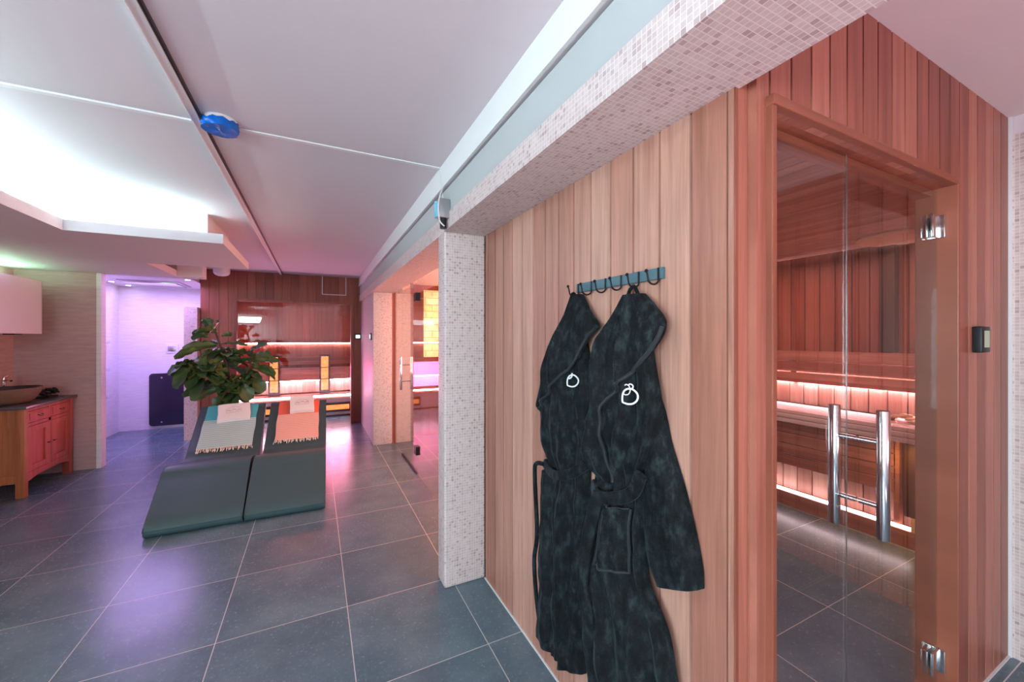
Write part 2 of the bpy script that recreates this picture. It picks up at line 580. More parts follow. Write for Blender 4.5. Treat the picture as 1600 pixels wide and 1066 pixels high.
def add_boards(bm, axis, at, into, spans, width, off, groove=0.0062, depth=0.018, back=0.0205):
    """tongue-and-groove boards. axis 'x': runs along X in plane Y=at; 'y': along Y in plane X=at.
    into: +1/-1 the side the wall body lies on. spans: (a0, a1, z0, z1)"""
    for a0, a1, z0, z1 in spans:
        k = math.floor((a0 - off) / width)
        while off + k * width < a1 - 1e-6:
            b0 = max(a0, off + k * width)
            b1 = min(a1, off + (k + 1) * width)
            k += 1
            if b1 - b0 < 0.002:
                continue
            g = groove / 2
            poly = [(b0, at + into * back), (b0, at + into * depth), (b0 + g, at + into * depth), (b0 + g + 0.0015, at),
                    (b1 - g - 0.0015, at), (b1 - g, at + into * depth), (b1, at + into * depth), (b1, at + into * back)]
            if b1 - b0 < 0.02:
                poly = [(b0, at + into * back), (b0, at), (b1, at), (b1, at + into * back)]
            if axis == 'x':
                add_prism(bm, poly, 'z', z0, z1)
            else:
                add_prism(bm, [(q, p) for p, q in poly], 'z', z0, z1)


# ================================================================== SETTING
H = 2.54
sbox('floor', -3.1, 4.6, -2.9, 9.9, -0.12, 0.0, 'floor')
sbox('ceiling', -3.1, 4.6, -2.9, 9.9, H, H + 0.12, 'plaster')
bm = BM()
WY0, WY1 = -2.45, -0.45
add_box(bm, -3.05, -2.9, -2.7, WY0, 0, H)
add_box(bm, -3.05, -2.9, WY1, 6.17, 0, H)
add_box(bm, -3.05, -2.9, WY0, WY1, 0, 0.5)
add_box(bm, -3.05, -2.9, WY0, WY1, 2.2, H)
struct(obj('wall_left', bm, 'stone_wall'))
bm = BM()
for y in (WY0 + 0.03, (WY0 + WY1) / 2, WY1 - 0.03):
    add_box(bm, -3.02, -2.96, y - 0.03, y + 0.03, 0.5, 2.2)
add_box(bm, -3.02, -2.96, WY0, WY1, 0.5, 0.56)
add_box(bm, -3.02, -2.96, WY0, WY1, 2.14, 2.2)
o = struct(obj('window_1', bm, 'white_paint'))  # window added out of view to bring in cool daylight
box('pane', -2.996, -2.988, WY0 + 0.06, WY1 - 0.06, 0.56, 2.14, 'day_glass', o)
sbox('wall_rear', -3.05, 3.08, -2.8, -2.65, 0.0, H, 'plaster')
# right mosaic wall with a plaster band on top
sbox('wall_right', 2.93, 3.08, 0.44, 0.62, 0.0, 2.457, 'mosaic')
bm = BM()
add_boards(bm, 'y', 2.95, 1, [(-2.7, 0.44, 0.0, H)], 0.11, 0.0)
add_box(bm, 2.9705, 3.08, -2.7, 0.44, 0.0, H)
struct(obj('wall_right_cedar', bm, 'wood_in_y'))
sbox('trim_1', 2.935, 3.08, 0.44, 0.62, 2.457, H, 'plaster')

# ---- cedar side wall that carries the robes (outer skin of the sauna)
bm = BM()
add_boards(bm, 'y', 0.95, 1, [(0.645, 2.28, 0.0, 2.15)], 0.1128, 0.885)
add_box(bm, 0.9705, 1.03, 0.66, 2.28, 0.0, 2.15)
struct(obj('wall_robe_side', bm, 'wood_y'))
# ---- cedar wall with the sauna door (faces the camera)
DX0, DX1, DZ = 1.06, 2.24, 2.10
bm = BM()
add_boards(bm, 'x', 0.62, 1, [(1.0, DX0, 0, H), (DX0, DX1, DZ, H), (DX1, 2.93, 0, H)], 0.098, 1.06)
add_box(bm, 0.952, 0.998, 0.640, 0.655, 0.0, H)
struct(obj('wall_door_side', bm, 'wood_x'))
bm = BM()
add_box(bm, 1.0, DX0, 0.641, 0.72, 0, H)
add_box(bm, DX1, 4.4, 0.641, 0.72, 0, H)
add_box(bm, DX0, DX1, 0.641, 0.72, DZ, H)
struct(obj('wall_sauna_front', bm, 'wood_in_x'))
# silicone line at the foot of the cedar walls
sbox('baseboard_robe_side', 0.943, 0.95, 0.63, 2.28, 0.0, 0.006, 'white_paint')
sbox('baseboard_door_side', 2.25, 2.93, 0.612, 0.62, 0.0, 0.006, 'white_paint')
sbox('trim_2', 2.922, 2.93, 0.608, 0.62, 0.0, H, 'white_paint')

# ---- mosaic pillar and beam
bm = BM()
add_box(bm, 0.69, 0.952, 2.285, 2.425, 0.0, 2.14, 0.012, 3)
struct(obj('wall_pillar_near', bm, 'mosaic', smooth=True))
bm = BM()
add_box(bm, 0.72, 0.974, 5.76, 7.40, 0.0, 2.13, 0.004, 2)
struct(obj('wall_pillar_far', bm, 'mosaic', smooth=True))
bm = BM()
add_box(bm, 0.69, 0.965, -2.65, 0.64, 2.138, 2.232)
add_box(bm, 0.69, 0.95, 0.64, 2.30, 2.138, 2.232)
add_box(bm, 0.69, 1.0, 2.30, 7.40, 2.132, 2.232)
struct(obj('ceiling_beam_mosaic', bm, 'mosaic'))
bm = BM()
add_box(bm, 0.698, 0.965, -2.65, 0.64, 2.232, 2.386)
add_box(bm, 0.698, 0.95, 0.64, 2.30, 2.232, 2.386)
add_box(bm, 0.698, 1.0, 2.30, 7.40, 2.232, 2.386)
struct(obj('ceiling_beam_plaster', bm, 'plaster_grey'))
sbox('trim_3', 0.72, 0.95, -2.65, 7.4, 2.386, 2.396, 'black')
bm = BM()
add_box(bm, 0.682, 0.965, -2.65, 0.64, 2.396, H)
add_box(bm, 0.682, 0.95, 0.64, 2.30, 2.396, H)
add_box(bm, 0.682, 1.0, 2.30, 7.40, 2.396, H)
add_box(bm, 0.676, 0.69, -2.65, 7.40, 2.394, 2.412)
struct(obj('ceiling_beam_top', bm, 'white_paint'))

# ---- ceiling track and battens
bm = BM()
add_box(bm, -0.515, -0.483, -2.6, 7.40, H - 0.022, H)
add_box(bm, -0.515, -0.509, -2.6, 7.40, H - 0.030, H - 0.02)
struct(obj('trim_4', bm, 'white_paint'))
sbox('trim_5', -0.483, -0.474, -2.6, 7.40, H - 0.016, H, 'black')
sbox('trim_6', -1.83, -0.515, 2.352, 2.378, H - 0.008, H, 'white_paint')
sbox('trim_7', -0.474, 0.682, 2.346, 2.370, H - 0.006, H, 'white_paint')

# ---- dropped ceiling with the cove light
bm = BM()
plate = [(-2.9, -2.6), (-1.55, -2.6), (-1.55, 3.79), (-0.65, 3.79), (-0.65, 5.12), (-1.50, 5.12), (-1.50, 6.06), (-1.25, 6.06),
         (-1.25, 6.17), (-2.9, 6.17)]
add_prism(bm, plate, 'z', 2.24, 2.315)
struct(obj('ceiling_dropped_plate', bm, 'plaster'))
bm = BM()
inner = [(-2.9, -2.6), (-1.86, -2.6), (-1.86, 4.1), (-0.81, 4.1), (-0.81, 5.02), (-1.66, 5.02), (-1.66, 6.17), (-2.9, 6.17)]
add_prism(bm, inner, 'z', 2.315, H)
add_box(bm, -1.50, -1.25, 6.08, 6.17, 2.315, H)
struct(obj('ceiling_dropped_box', bm, 'plaster'))
bm = BM()
add_box(bm, -1.72, -0.95, 3.955, 3.97, 2.318, 2.323)
add_box(bm, -1.72, -1.705, -2.3, 3.97, 2.318, 2.323)
struct(obj('trim_8', bm, 'led_cove'))

# ---- stone wall beside the vanity, shower room behind it
bm = BM()
add_box(bm, -2.9, -2.245, 6.17, 6.27, 0.0, 2.24)
struct(obj('wall_vanity_end', bm, 'stone_wall'))
sbox('trim_9', -2.246, -2.205, 6.165, 6.28, 0.0, 2.24, 'shower_wall')
sbox('wall_shower_left', -2.92, -2.80, 6.27, 8.4, 0.0, 2.32, 'shower_wall')
sbox('wall_shower_back', -2.92, -1.5, 8.4, 8.52, 0.0, 2.32, 'shower_wall')
sbox('ceiling_shower', -2.92, -1.56, 6.20, 8.52, 2.32, 2.40, 'white_paint')
bm = BM()
add_box(bm, -2.92, -1.25, 6.18, 6.27, 2.242, H)
struct(obj('wall_shower_header', bm, 'plaster'))
sbox('wall_stub', -1.71, -1.555, 7.25, 8.4, 0.0, 1.945, 'mosaic')

# ---- infrared cabin at the end of the room
WX0, WX1, WZ = -1.13, 0.585, 2.07
bm = BM()
add_boards(bm, 'x', 7.40, 1, [(-1.55, WX0, 0, H), (WX0, WX1, WZ, H), (WX1, 0.72, 0, H)], 0.12, 0.0, 0.003, 0.005)
struct(obj('wall_cabin_front', bm, 'wood_back'))
bm = BM()
add_box(bm, -1.55, -1.50, 7.42, 9.9, 0, H)
struct(obj('wall_cabin_left', bm, 'wood_in_y'))
bm = BM()
add_boards(bm, 'x', 9.35, 1, [(-1.5, 0.9, 0, 2.33)], 0.12, 0.0, 0.003, 0.005)
struct(obj('wall_cabin_back', bm, 'wood_back'))
sbox('wall_cabin_right', 0.80, 0.90, 7.42, 9.35, 0, 2.33, 'wood_in_y')
sbox('ceiling_cabin', -1.5, 0.9, 7.5, 9.35, 2.33, 2.38, 'wood_ceil')
bm = BM()
add_box(bm, WX0, WX0 + 0.035, 7.375, 7.50, 0, WZ)
add_box(bm, WX1 - 0.035, WX1, 7.375, 7.50, 0, WZ)
add_box(bm, WX0 - 0.02, WX1 + 0.02, 7.370, 7.50, WZ, WZ + 0.035)
win = struct(obj('door_2', bm, 'frame_wood'))
box('glass_pane', WX0 + 0.035, -0.02, 7.44, 7.448, 0.01, WZ, 'glass', win)
box('glass_pane', -0.015, WX1 - 0.035, 7.44, 7.448, 0.01, WZ, 'glass', win)
# outline of the access hatch above the cabin window
bm = BM()
for a in (0.098, 0.467):
    add_box(bm, a, a + 0.011, 7.392, 7.4, 2.225, H - 0.002)
add_box(bm, 0.098, 0.478, 7.392, 7.4, 2.225, 2.236)
struct(obj('trim_10', bm, 'white_paint'))

# ---- salt room behind the glass opening
bm = BM()
add_box(bm, 0.974, 1.03, 5.76, 5.87, 0, 2.13)
struct(obj('trim_11', bm, 'frame_wood'))
sbox('wall_salt_room_end', 1.03, 1.235, 5.77, 5.90, 0, 2.3, 'mosaic')
bm = BM()
add_boards(bm, 'x', 6.0, 1, [(1.0, 3.0, 0, 1.16)], 0.12, 0.0, 0.003, 0.005)
add_box(bm, 1.0, 3.0, 6.01, 6.08, 1.16, 2.34)
add_boards(bm, 'x', 5.99, 1, [(1.0, 1.47, 1.16, 2.3)], 0.12, 0.0, 0.003, 0.005)
struct(obj('wall_salt_room_back', bm, 'wood_back'))
sbox('wall_salt_room_right', 2.8, 2.9, 2.8, 6.0, 0, 2.3, 'wood_in_y')
sbox('ceiling_salt_room', 1.0, 2.9, 2.6, 6.05, 2.3, 2.38, 'white_paint')
tag(box('salt_brick_panel', 1.48, 2.75, 5.955, 6.0, 1.20, 2.22, 'salt'),
    'glowing orange salt brick panel seen through the glass partition', 'panel')
# glass partition with its door
gp = struct(box('door_3', 0.996, 1.004, 4.335, 5.16, 0.02, 2.10, 'glass'))
sbox('window_3', 0.996, 1.004, 2.43, 4.33, 0.008, 2.13, 'glass')
sbox('window_4', 0.996, 1.004, 5.165, 5.758, 0.008, 2.13, 'glass')


def bar_handle(parent, axis, c, y, z0, z1, gap, r, stand, mat='chrome'):
    """pair of tubular bars on both faces of a glass leaf. axis 'x': glass in plane X=c; 'y': glass in plane Y=c"""
    hs = None
    for s in (-1, 1):
        bm = BM()
        p = lambda z, s=s: (c + s * gap, y, z) if axis == 'x' else (y, c + s * gap, z)
        add_tube(bm, [p(z0), p(z0 + 0.002), p(z1 - 0.002), p(z1)], r, 24, rs=[r * 0.94, r, r, r * 0.94])
        h = obj('handle', bm, mat, parent, smooth=True)
        for zz in stand:
            bm = BM()
            if axis == 'x':
                add_tube(bm, [(c + s * 0.004, y, zz), (c + s * (gap - r * 0.8), y, zz)], r * 0.52, 14)
            else:
                add_tube(bm, [(y, c + s * 0.004, zz), (y, c + s * (gap - r * 0.8), zz)], r * 0.52, 14)
            obj('standoff', bm, mat, h, smooth=True)


bar_handle(gp, 'x', 1.0, 4.92, 0.86, 1.262, 0.065, 0.014, (0.965, 1.165))
for z in (0.22, 1.90):
    box('hinge', 0.975, 1.025, 4.29, 4.39, z, z + 0.09, 'black', gp)
for y in (4.6, 5.3):
    box('clamp', 0.985, 1.015, y, y + 0.03, 2.08, 2.13, 'steel', gp)
box('bottom_seal', 0.992, 1.008, 4.335, 5.16, 0.004, 0.02, 'black', gp)

# ================================================================== SAUNA behind the near glass door
bm = BM()
for k in range(40):
    x0 = 1.03 + k * 0.09
    if x0 > 4.2:
        break
    add_box(bm, x0, x0 + 0.086, 0.72, 2.6, 2.28, 2.30)
add_box(bm, 1.0, 4.35, 0.72, 2.65, 2.30, 2.33)
struct(obj('ceiling_sauna', bm, 'wood_ceil'))
bm = BM()
add_boards(bm, 'y', 4.25, 1, [(0.72, 2.6, 0, 2.28)], 0.125, 0.03)
add_box(bm, 4.27, 4.35, 0.72, 2.65, 0, 2.3)
struct(obj('wall_sauna_right', bm, 'wood_in_y'))
bm = BM()
add_boards(bm, 'x', 2.6, 1, [(1.0, 4.25, 0, 2.28)], 0.12, 0.0)
struct(obj('wall_sauna_back', bm, 'wood_in_x'))
bm = BM()
add_box(bm, 1.03, 1.045, 0.72, 2.6, 0, 2.28)
struct(obj('wall_sauna_left', bm, 'wood_in_y'))

sb = thing('sauna_bench', 'long cedar sauna bench with white lit edge behind the near glass door', 'bench', (3.98, 1.6, 0))
for k in range(5):
    box('seat_slat', 3.75 + k * 0.088, 3.75 + k * 0.088 + 0.078, 0.73, 2.59, 0.832, 0.86, 'bench_pale', sb, 0.004)
for k in range(2):
    box('front_rail', 3.735, 3.757, 0.73, 2.59, 0.752 + k * 0.040, 0.788 + k * 0.040, 'bench_pale', sb, 0.005)
bm = BM()
for k in range(4):
    add_box(bm, 3.80, 3.82, 1.33, 2.59, 0.36 + k * 0.098, 0.36 + k * 0.098 + 0.09, 0.003)
obj('riser', bm, 'bench_y', sb)
box('leg', 3.80, 3.86, 1.31, 1.34, 0.0, 0.83, 'bench_y', sb)
box('leg', 3.80, 3.86, 2.5, 2.56, 0.0, 0.83, 'bench_y', sb)
bm = BM()
add_boards(bm, 'y', 3.90, 1, [(0.73, 2.59, 0.02, 0.76)], 0.12, 0.0)
obj('lower_panel', bm, 'wood_side_pale', sb)
box('led_strip', 3.79, 3.81, 0.75, 2.58, 0.125, 0.142, 'led_soft', sb)
box('led_plinth', 3.78, 3.90, 0.73, 2.59, 0.0, 0.12, 'bench_y', sb)
br = box('backrest', 4.235, 4.25, 0.73, 2.59, 1.10, 1.34, 'bench_y', sb)
for k in range(3):
    box('slat', 4.16, 4.19, 0.73, 2.59, 1.07 + k * 0.105, 1.07 + k * 0.105 + 0.095, 'bench_y', br, 0.004)
box('support', 4.19, 4.248, 0.95, 1.0, 1.07, 1.36, 'bench_y', br)
box('support', 4.19, 4.248, 2.2, 2.25, 1.07, 1.36, 'bench_y', br)
box('led_strip', 4.20, 4.225, 0.75, 2.58, 1.085, 1.095, 'led_pink', br)
bm = BM()
add_boards(bm, 'y', 4.228, 1, [(0.73, 2.59, 0.862, 1.066)], 0.125, 0.03)
obj('lit_panel', bm, 'wood_side_pale', sb)  # pale panel added so the planks by the LED look lit
place(sb)
# box, post and disc added as solids in place of glass reflections
st = thing('sauna_stove', 'dark sauna stove with a brass front under the bench end', 'stove', (3.86, 1.02, 0.0))
box('body', 3.78, 3.898, 0.78, 1.28, 0.22, 0.74, 'stove_dark', st, 0.01)
box('front_plate', 3.768, 3.782, 0.86, 1.20, 0.36, 0.60, 'gold', st, 0.008)
box('vent_grille', 3.770, 3.782, 0.86, 1.20, 0.63, 0.71, 'gold', st, 0.004)
box('base', 3.78, 3.90, 0.82, 1.24, 0.12, 0.22, 'chip', st)
place(st)
bm = BM()
add_box(bm, 4.16, 4.235, 1.46, 1.56, 1.38, 2.275, 0.006)
tag(obj('corner_post', bm, 'stove_dark'), 'dark vertical post against the back boards of the near sauna', 'post')
bm = BM()
add_lathe(bm, [(0.0, 0.0), (0.24, 0.0), (0.25, -0.015), (0.24, -0.03), (0.0, -0.03)], 3.98, 1.38, 2.279, 40)
tag(obj('ceiling_disc', bm, 'chip', smooth=True), 'round orange wooden disc on the near sauna ceiling', 'ceiling disc')
bm = BM()
rnd = random.Random(3)
for k in range(16):
    cx, cy = 4.0 + rnd.uniform(-0.07, 0.07), 1.36 + rnd.uniform(-0.10, 0.10)
    m = Matrix.Rotation(rnd.uniform(0, pi), 3, 'Z') @ Matrix.Rotation(rnd.uniform(-0.4, 0.4), 3, 'X')
    zz = 0.874 + max(0, 0.05 - ((cx - 4.0) ** 2 + (cy - 1.36) ** 2) ** 0.5 * 0.5)
    add_box(bm, cx - 0.035, cx + 0.035, cy - 0.018, cy + 0.018, zz - 0.010, zz + 0.010, 0.004, 1, m, (cx, cy, zz))
tag(obj('wood_chip_pile', bm, 'chip'), 'small heap of pale wood chips on the lit sauna bench', 'wood chips', kind='stuff')

# ---- near glass door: frame, fixed pane, door leaf
bm = BM()
add_box(bm, DX0 - 0.016, DX0 + 0.003, 0.603, 0.722, 0, DZ + 0.025, 0.003)
add_box(bm, DX1 - 0.004, DX1 + 0.012, 0.596, 0.722, 0, DZ + 0.01, 0.003)
fr = struct(obj('door_1', bm, 'frame_wood'))
bm = BM()
add_box(bm, DX0 - 0.018, DX1 + 0.014, 0.598, 0.72, DZ, DZ + 0.027, 0.003)
obj('door_head', bm, 'frame_wood_h', fr)
box('inner_rebate', DX0, DX1, 0.672, 0.715, DZ - 0.025, DZ, 'frame_wood_h', fr)
box('fixed_pane', DX0 + 0.004, 1.539, 0.656, 0.664, 0.005, DZ - 0.003, 'glass', fr)
leaf = box('door_leaf', 1.543, DX1 - 0.005, 0.656, 0.664, 0.010, DZ - 0.01, 'glass', fr)
box('pane_edge', 1.5395, 1.5415, 0.6585, 0.6615, 0.005, DZ - 0.003, 'steel', fr)
bar_handle(leaf, 'y', 0.66, 1.613, 0.862, 1.271, 0.066, 0.0172, (0.965, 1.168))
for z in (0.216, 1.945):
    box('hinge', 2.165, 2.236, 0.645, 0.655, z - 0.045, z + 0.045, 'chrome', leaf, 0.003)
    box('hinge', 2.165, 2.236, 0.665, 0.675, z - 0.045, z + 0.045, 'chrome', leaf, 0.003)
    box('hinge', 2.222, 2.239, 0.630, 0.69, z - 0.045, z + 0.045, 'chrome', leaf, 0.003)

# controller right of the door
ct = thing('sauna_controller', 'small black controller with a lit display right of the near glass door', 'controller', (2.515, 0.62, 1.495))
box('housing', 2.463, 2.563, 0.590, 0.62, 1.44, 1.55, 'black', ct, 0.006)
box('display', 2.488, 2.542, 0.588, 0.591, 1.462, 1.532, 'screen_green', ct)
place(ct)

# ================================================================== COAT RACK AND ROBES
rk = thing('coat_rack', 'petrol blue rail with six black hooks on the cedar wall', 'coat rack', (0.95, 1.08, 1.70))
bm = BM()
add_box(bm, 0.938, 0.95, 0.862, 1.302, 1.683, 1.718, 0.002)
obj('rail', bm, 'rack_blue', rk)
HOOKS = [1.286, 1.204, 1.122, 1.041, 0.959, 0.877]
hook0 = None
for y in HOOKS:
    if hook0 is None:
        bm = BM()
        add_box(bm, -0.003, 0.0, -0.003, 0.003, -0.02, 0.017)
        pts = [(0, 0, -0.016)]
        for k in range(11):
            a = pi * k / 10
            pts.append((-0.022 + 0.022 * cos(a), 0, -0.018 - 0.017 * sin(a)))
        pts.append((-0.047, 0, -0.004))
        pts.append((-0.050, 0, 0.002))
        add_tube(bm, pts, 0.003, 8)
        add_lathe(bm, [(0, -0.006), (0.004, -0.004), (0.006, 0), (0.004, 0.004), (0, 0.006)], -0.0505, 0, 0.004, 12)
        hook0 = obj('hook', bm, 'black', rk, smooth=True)
        hk = hook0
    else:
        hk = hook0.copy()
        C.objects.link(hk)
        hk.parent = rk
    hk.location = (0.937 - 0.95, y - 1.08, 0)
for ch in rk.children:
    if ch.name.startswith('rail'):
        ch.location = -Vector(rk.location)


def interp(pts, z):
    """pts: list of (value, z) sorted by falling z; smooth (Hermite) interpolation"""
    n = len(pts)
    if z >= pts[0][1]:
        return pts[0][0]
    for i in range(n - 1):
        v0, z0 = pts[i]
        v1, z1 = pts[i + 1]
        if z0 >= z >= z1:
            h = z0 - z1
            if h < 1e-6:
                return v1

            def slope(k):
                a, b = pts[max(0, k - 1)], pts[min(n - 1, k + 1)]
                return (b[0] - a[0]) / max(1e-6, a[1] - b[1])
            t_ = (z0 - z) / h
            m0, m1 = slope(i) * h, slope(i + 1) * h
            lim = 1.5 * abs(v1 - v0) + 0.002
            m0 = max(-lim, min(lim, m0))
            m1 = max(-lim, min(lim, m1))
            t2, t3 = t_ * t_, t_ ** 3
            return (2 * t3 - 3 * t2 + 1) * v0 + (t3 - 2 * t2 + t_) * m0 + (3 * t2 - 2 * t3) * v1 + (t3 - t2) * m1
    return pts[-1][0]


class Cloth:
    def __init__(self, L, Rr, dep, back, folds, seed=0.0, power=0.55, nz=90, nx=54, wrinkle=0.008, fdepth=0.012, lean=0.0):
        self.L, self.R, self.dep, self.back = L, Rr, dep, back
        self.folds, self.seed, self.power = folds, seed, power
        self.nz, self.nx, self.wr, self.fd = nz, nx, wrinkle, fdepth
        self.z1 = min(L[0][1], Rr[0][1])
        self.z1 = max(L[0][1], Rr[0][1])
        self.z0 = min(L[-1][1], Rr[-1][1])

    def x(self, s, z):
        y0, y1 = interp(self.L, z), interp(self.R, z)
        y = y0 + (y1 - y0) * s
        e = max(0.0, sin(pi * min(1, max(0, s)))) ** self.power
        d = interp(self.dep, z)
        f = 0.0
        for n_, ph, k, amp in self.folds:
            f += amp * sin(2 * pi * n_ * s + ph + k * z)
        wn = noise.noise(Vector((y * 9 + self.seed, z * 6, self.seed))) * self.wr * 1.6 + \
            noise.noise(Vector((y * 26 + self.seed, z * 17, self.seed + 3))) * self.wr * 0.7
        return self.back - d * e - (f * self.fd + wn) * min(1.0, e * 1.3) * min(1.0, d / 0.05)

    def surf(self, y, z):
        y0, y1 = interp(self.L, z), interp(self.R, z)
        return self.x((y - y0) / (y1 - y0), z)

    def build(self, name, mat, parent, zb=None):
        bm = BM()
        rows = []
        for i in range(self.nz + 1):
            z = self.z1 + (self.z0 - self.z1) * i / self.nz
            y0, y1 = interp(self.L, z), interp(self.R, z)
            hem = 0.0
            row = []
            for j in range(self.nx + 1):
                s = j / self.nx
                zz = z
                if zb:
                    zz = z + zb(s) * (i / self.nz) ** 3
                row.append(bm.verts.new((self.x(s, z), y0 + (y1 - y0) * s, zz)))
            for j in range(self.nx, -1, -6):
                s = j / self.nx
                zz = z + (zb(s) * (i / self.nz) ** 3 if zb else 0)
                row.append(bm.verts.new((self.back + 0.004 + 0.004 * sin(pi * s), y0 + (y1 - y0) * s, zz)))
            rows.append(row)
        n_ = len(rows[0])
        for A, Bq in zip(rows, rows[1:]):
            for k in range(n_):
                bm.faces.new((A[k], A[(k + 1) % n_], Bq[(k + 1) % n_], Bq[k]))
        bm.faces.new(rows[0])
        bm.faces.new(rows[-1][::-1])
        return obj(name, bm, mat, parent, smooth=True)


class Layer:
    """a thick strip of cloth lying on another cloth (the folded-over collar)"""

    def __init__(self, base, L, Rr, thick, seed):
        self.base, self.L, self.R, self.th, self.seed = base, L, Rr, thick, seed

    def under(self, y, z):
        y0, y1 = interp(self.base.L, z), interp(self.base.R, z)
        s = (y - y0) / (y1 - y0)
        s = min(0.78, max(0.0, s))
        return self.base.x(s, z)

    def x(self, s, z):
        y0, y1 = interp(self.L, z), interp(self.R, z)
        y = y0 + (y1 - y0) * s
        e = max(0.0, sin(pi * min(1, max(0, s)))) ** 0.3
        return self.under(y, z) - self.th * e - 0.004 * e * noise.noise(Vector((y * 16, z * 12, self.seed)))

    def build(self, name, mat, parent, nz=80, nx=40):
        bm = BM()
        rows = []
        za, zb_ = self.L[0][1], self.L[-1][1]
        for i in range(nz + 1):
            z = za + (zb_ - za) * i / nz
            y0, y1 = interp(self.L, z), interp(self.R, z)
            k_ = min(1.0, (nz - i) / 5 + 0.05)
            row = []
            for j in range(nx + 1):
                s = j / nx
                y = y0 + (y1 - y0) * s
                u_ = self.under(y, z)
                row.append(bm.verts.new((u_ + (self.x(s, z) - u_) * k_, y, z)))
            for j in range(nx, -1, -4):
                y = y0 + (y1 - y0) * j / nx
                row.append(bm.verts.new((self.under(y, z) + 0.004, y, z)))
            rows.append(row)
        n_ = len(rows[0])
        for A, Bq in zip(rows, rows[1:]):
            for k in range(n_):
                bm.faces.new((A[k], A[(k + 1) % n_], Bq[(k + 1) % n_], Bq[k]))
        bm.faces.new(rows[0])
        bm.faces.new(rows[-1][::-1])
        return obj(name, bm, mat, parent, smooth=True)


def band(name, pts, width, thick, mat, parent, seg=1):
    """a flat cloth band following pts = [(x, y, z, tilt)], wide across the wall"""
    bm = BM()
    rows = []
    P = [Vector(p[:3]) for p in pts]
    for i, p in enumerate(P):
        d = (P[min(i + 1, len(P) - 1)] - P[max(0, i - 1)]).normalized()
        nrm = Vector((-1, -0.35, 0))
        nrm = (nrm - d * nrm.dot(d)).normalized()
        a = d.cross(nrm).normalized()
        wv = width if not isinstance(width, (list, tuple)) else width[i]
        row = []
        for k in range(12):
            an = 2 * pi * k / 12
            ca, sa = cos(an), sin(an)
            ca = math.copysign(abs(ca) ** 0.6, ca)
            sa = math.copysign(abs(sa) ** 0.6, sa)
            row.append(bm.verts.new(p + a * ca * wv / 2 + nrm * sa * thick / 2))
        rows.append(row)
    for A, Bq in zip(rows, rows[1:]):
        for k in range(12):
            bm.faces.new((A[k], A[(k + 1) % 12], Bq[(k + 1) % 12], Bq[k]))
    bm.faces.new(rows[0][::-1])
    bm.faces.new(rows[-1])
    return obj(name, bm, mat, parent, smooth=True)


def smooth_path(pts, n=8):
    P = [Vector(p) for p in pts]
    out = []
    for i in range(len(P) - 1):
        p0, p1, p2, p3 = P[max(0, i - 1)], P[i], P[i + 1], P[min(len(P) - 1, i + 2)]
        for k in range(n):
            t_ = k / n
            out.append(0.5 * ((2 * p1) + (-p0 + p2) * t_ + (2 * p0 - 5 * p1 + 4 * p2 - p3) * t_ ** 2 + (-p0 + 3 * p1 - 3 * p2 + p3) * t_ ** 3))
    out.append(P[-1])
    return out


def emblem(parent, cl, yc, zc, r, clip=False):
    """white looped monogram stitched on the chest: a large open ring, flat on its far side, with two small loops on top"""
    bm = BM()

    def pt(a, b):
        y, z = yc - a * r * 1.15, zc + b * r
        f_ = (a + 1.15) / 2.3
        xl, xr_ = cl.surf(yc + r * 1.3, zc), cl.surf(yc - r * 1.3, zc)
        return (min(cl.surf(y, z) - 0.003, xl + (xr_ - xl) * f_ - 0.004), y, z)
    ring = [(-0.78, -0.95), (-0.2, -1.12), (0.4, -1.0), (0.85, -0.55), (1.0, 0.0), (0.85, 0.5), (0.4, 0.9), (-0.05, 0.95), (-0.5, 0.7), (-0.72, 0.25), (-0.8, -0.35), (-0.78, -0.95)]
    add_tube(bm, smooth_path([pt(a, b) for a, b in ring], 5), 0.0030, 8)
    if not clip:
        add_tube(bm, smooth_path([pt(a, b) for a, b in [(-0.75, 0.35), (-0.5, 0.1), (-0.1, 0.2), (0.1, 0.6), (0.1, 0.95), (-0.05, 1.35), (-0.35, 1.5), (-0.5, 1.35)]], 5), 0.0018, 8)
        add_tube(bm, smooth_path([pt(a, b) for a, b in [(-0.12, 1.35), (0.1, 1.6), (0.4, 1.45), (0.42, 1.15), (0.25, 0.95)]], 5), 0.0022, 8)
    else:
        add_tube(bm, smooth_path([pt(a, b) for a, b in [(-0.7, 0.3), (-0.35, 0.35), (-0.1, 0.6), (0.0, 0.95), (-0.05, 1.3)]], 5), 0.0030, 8)
    return obj('embroidery', bm, 'thread', parent, smooth=True)


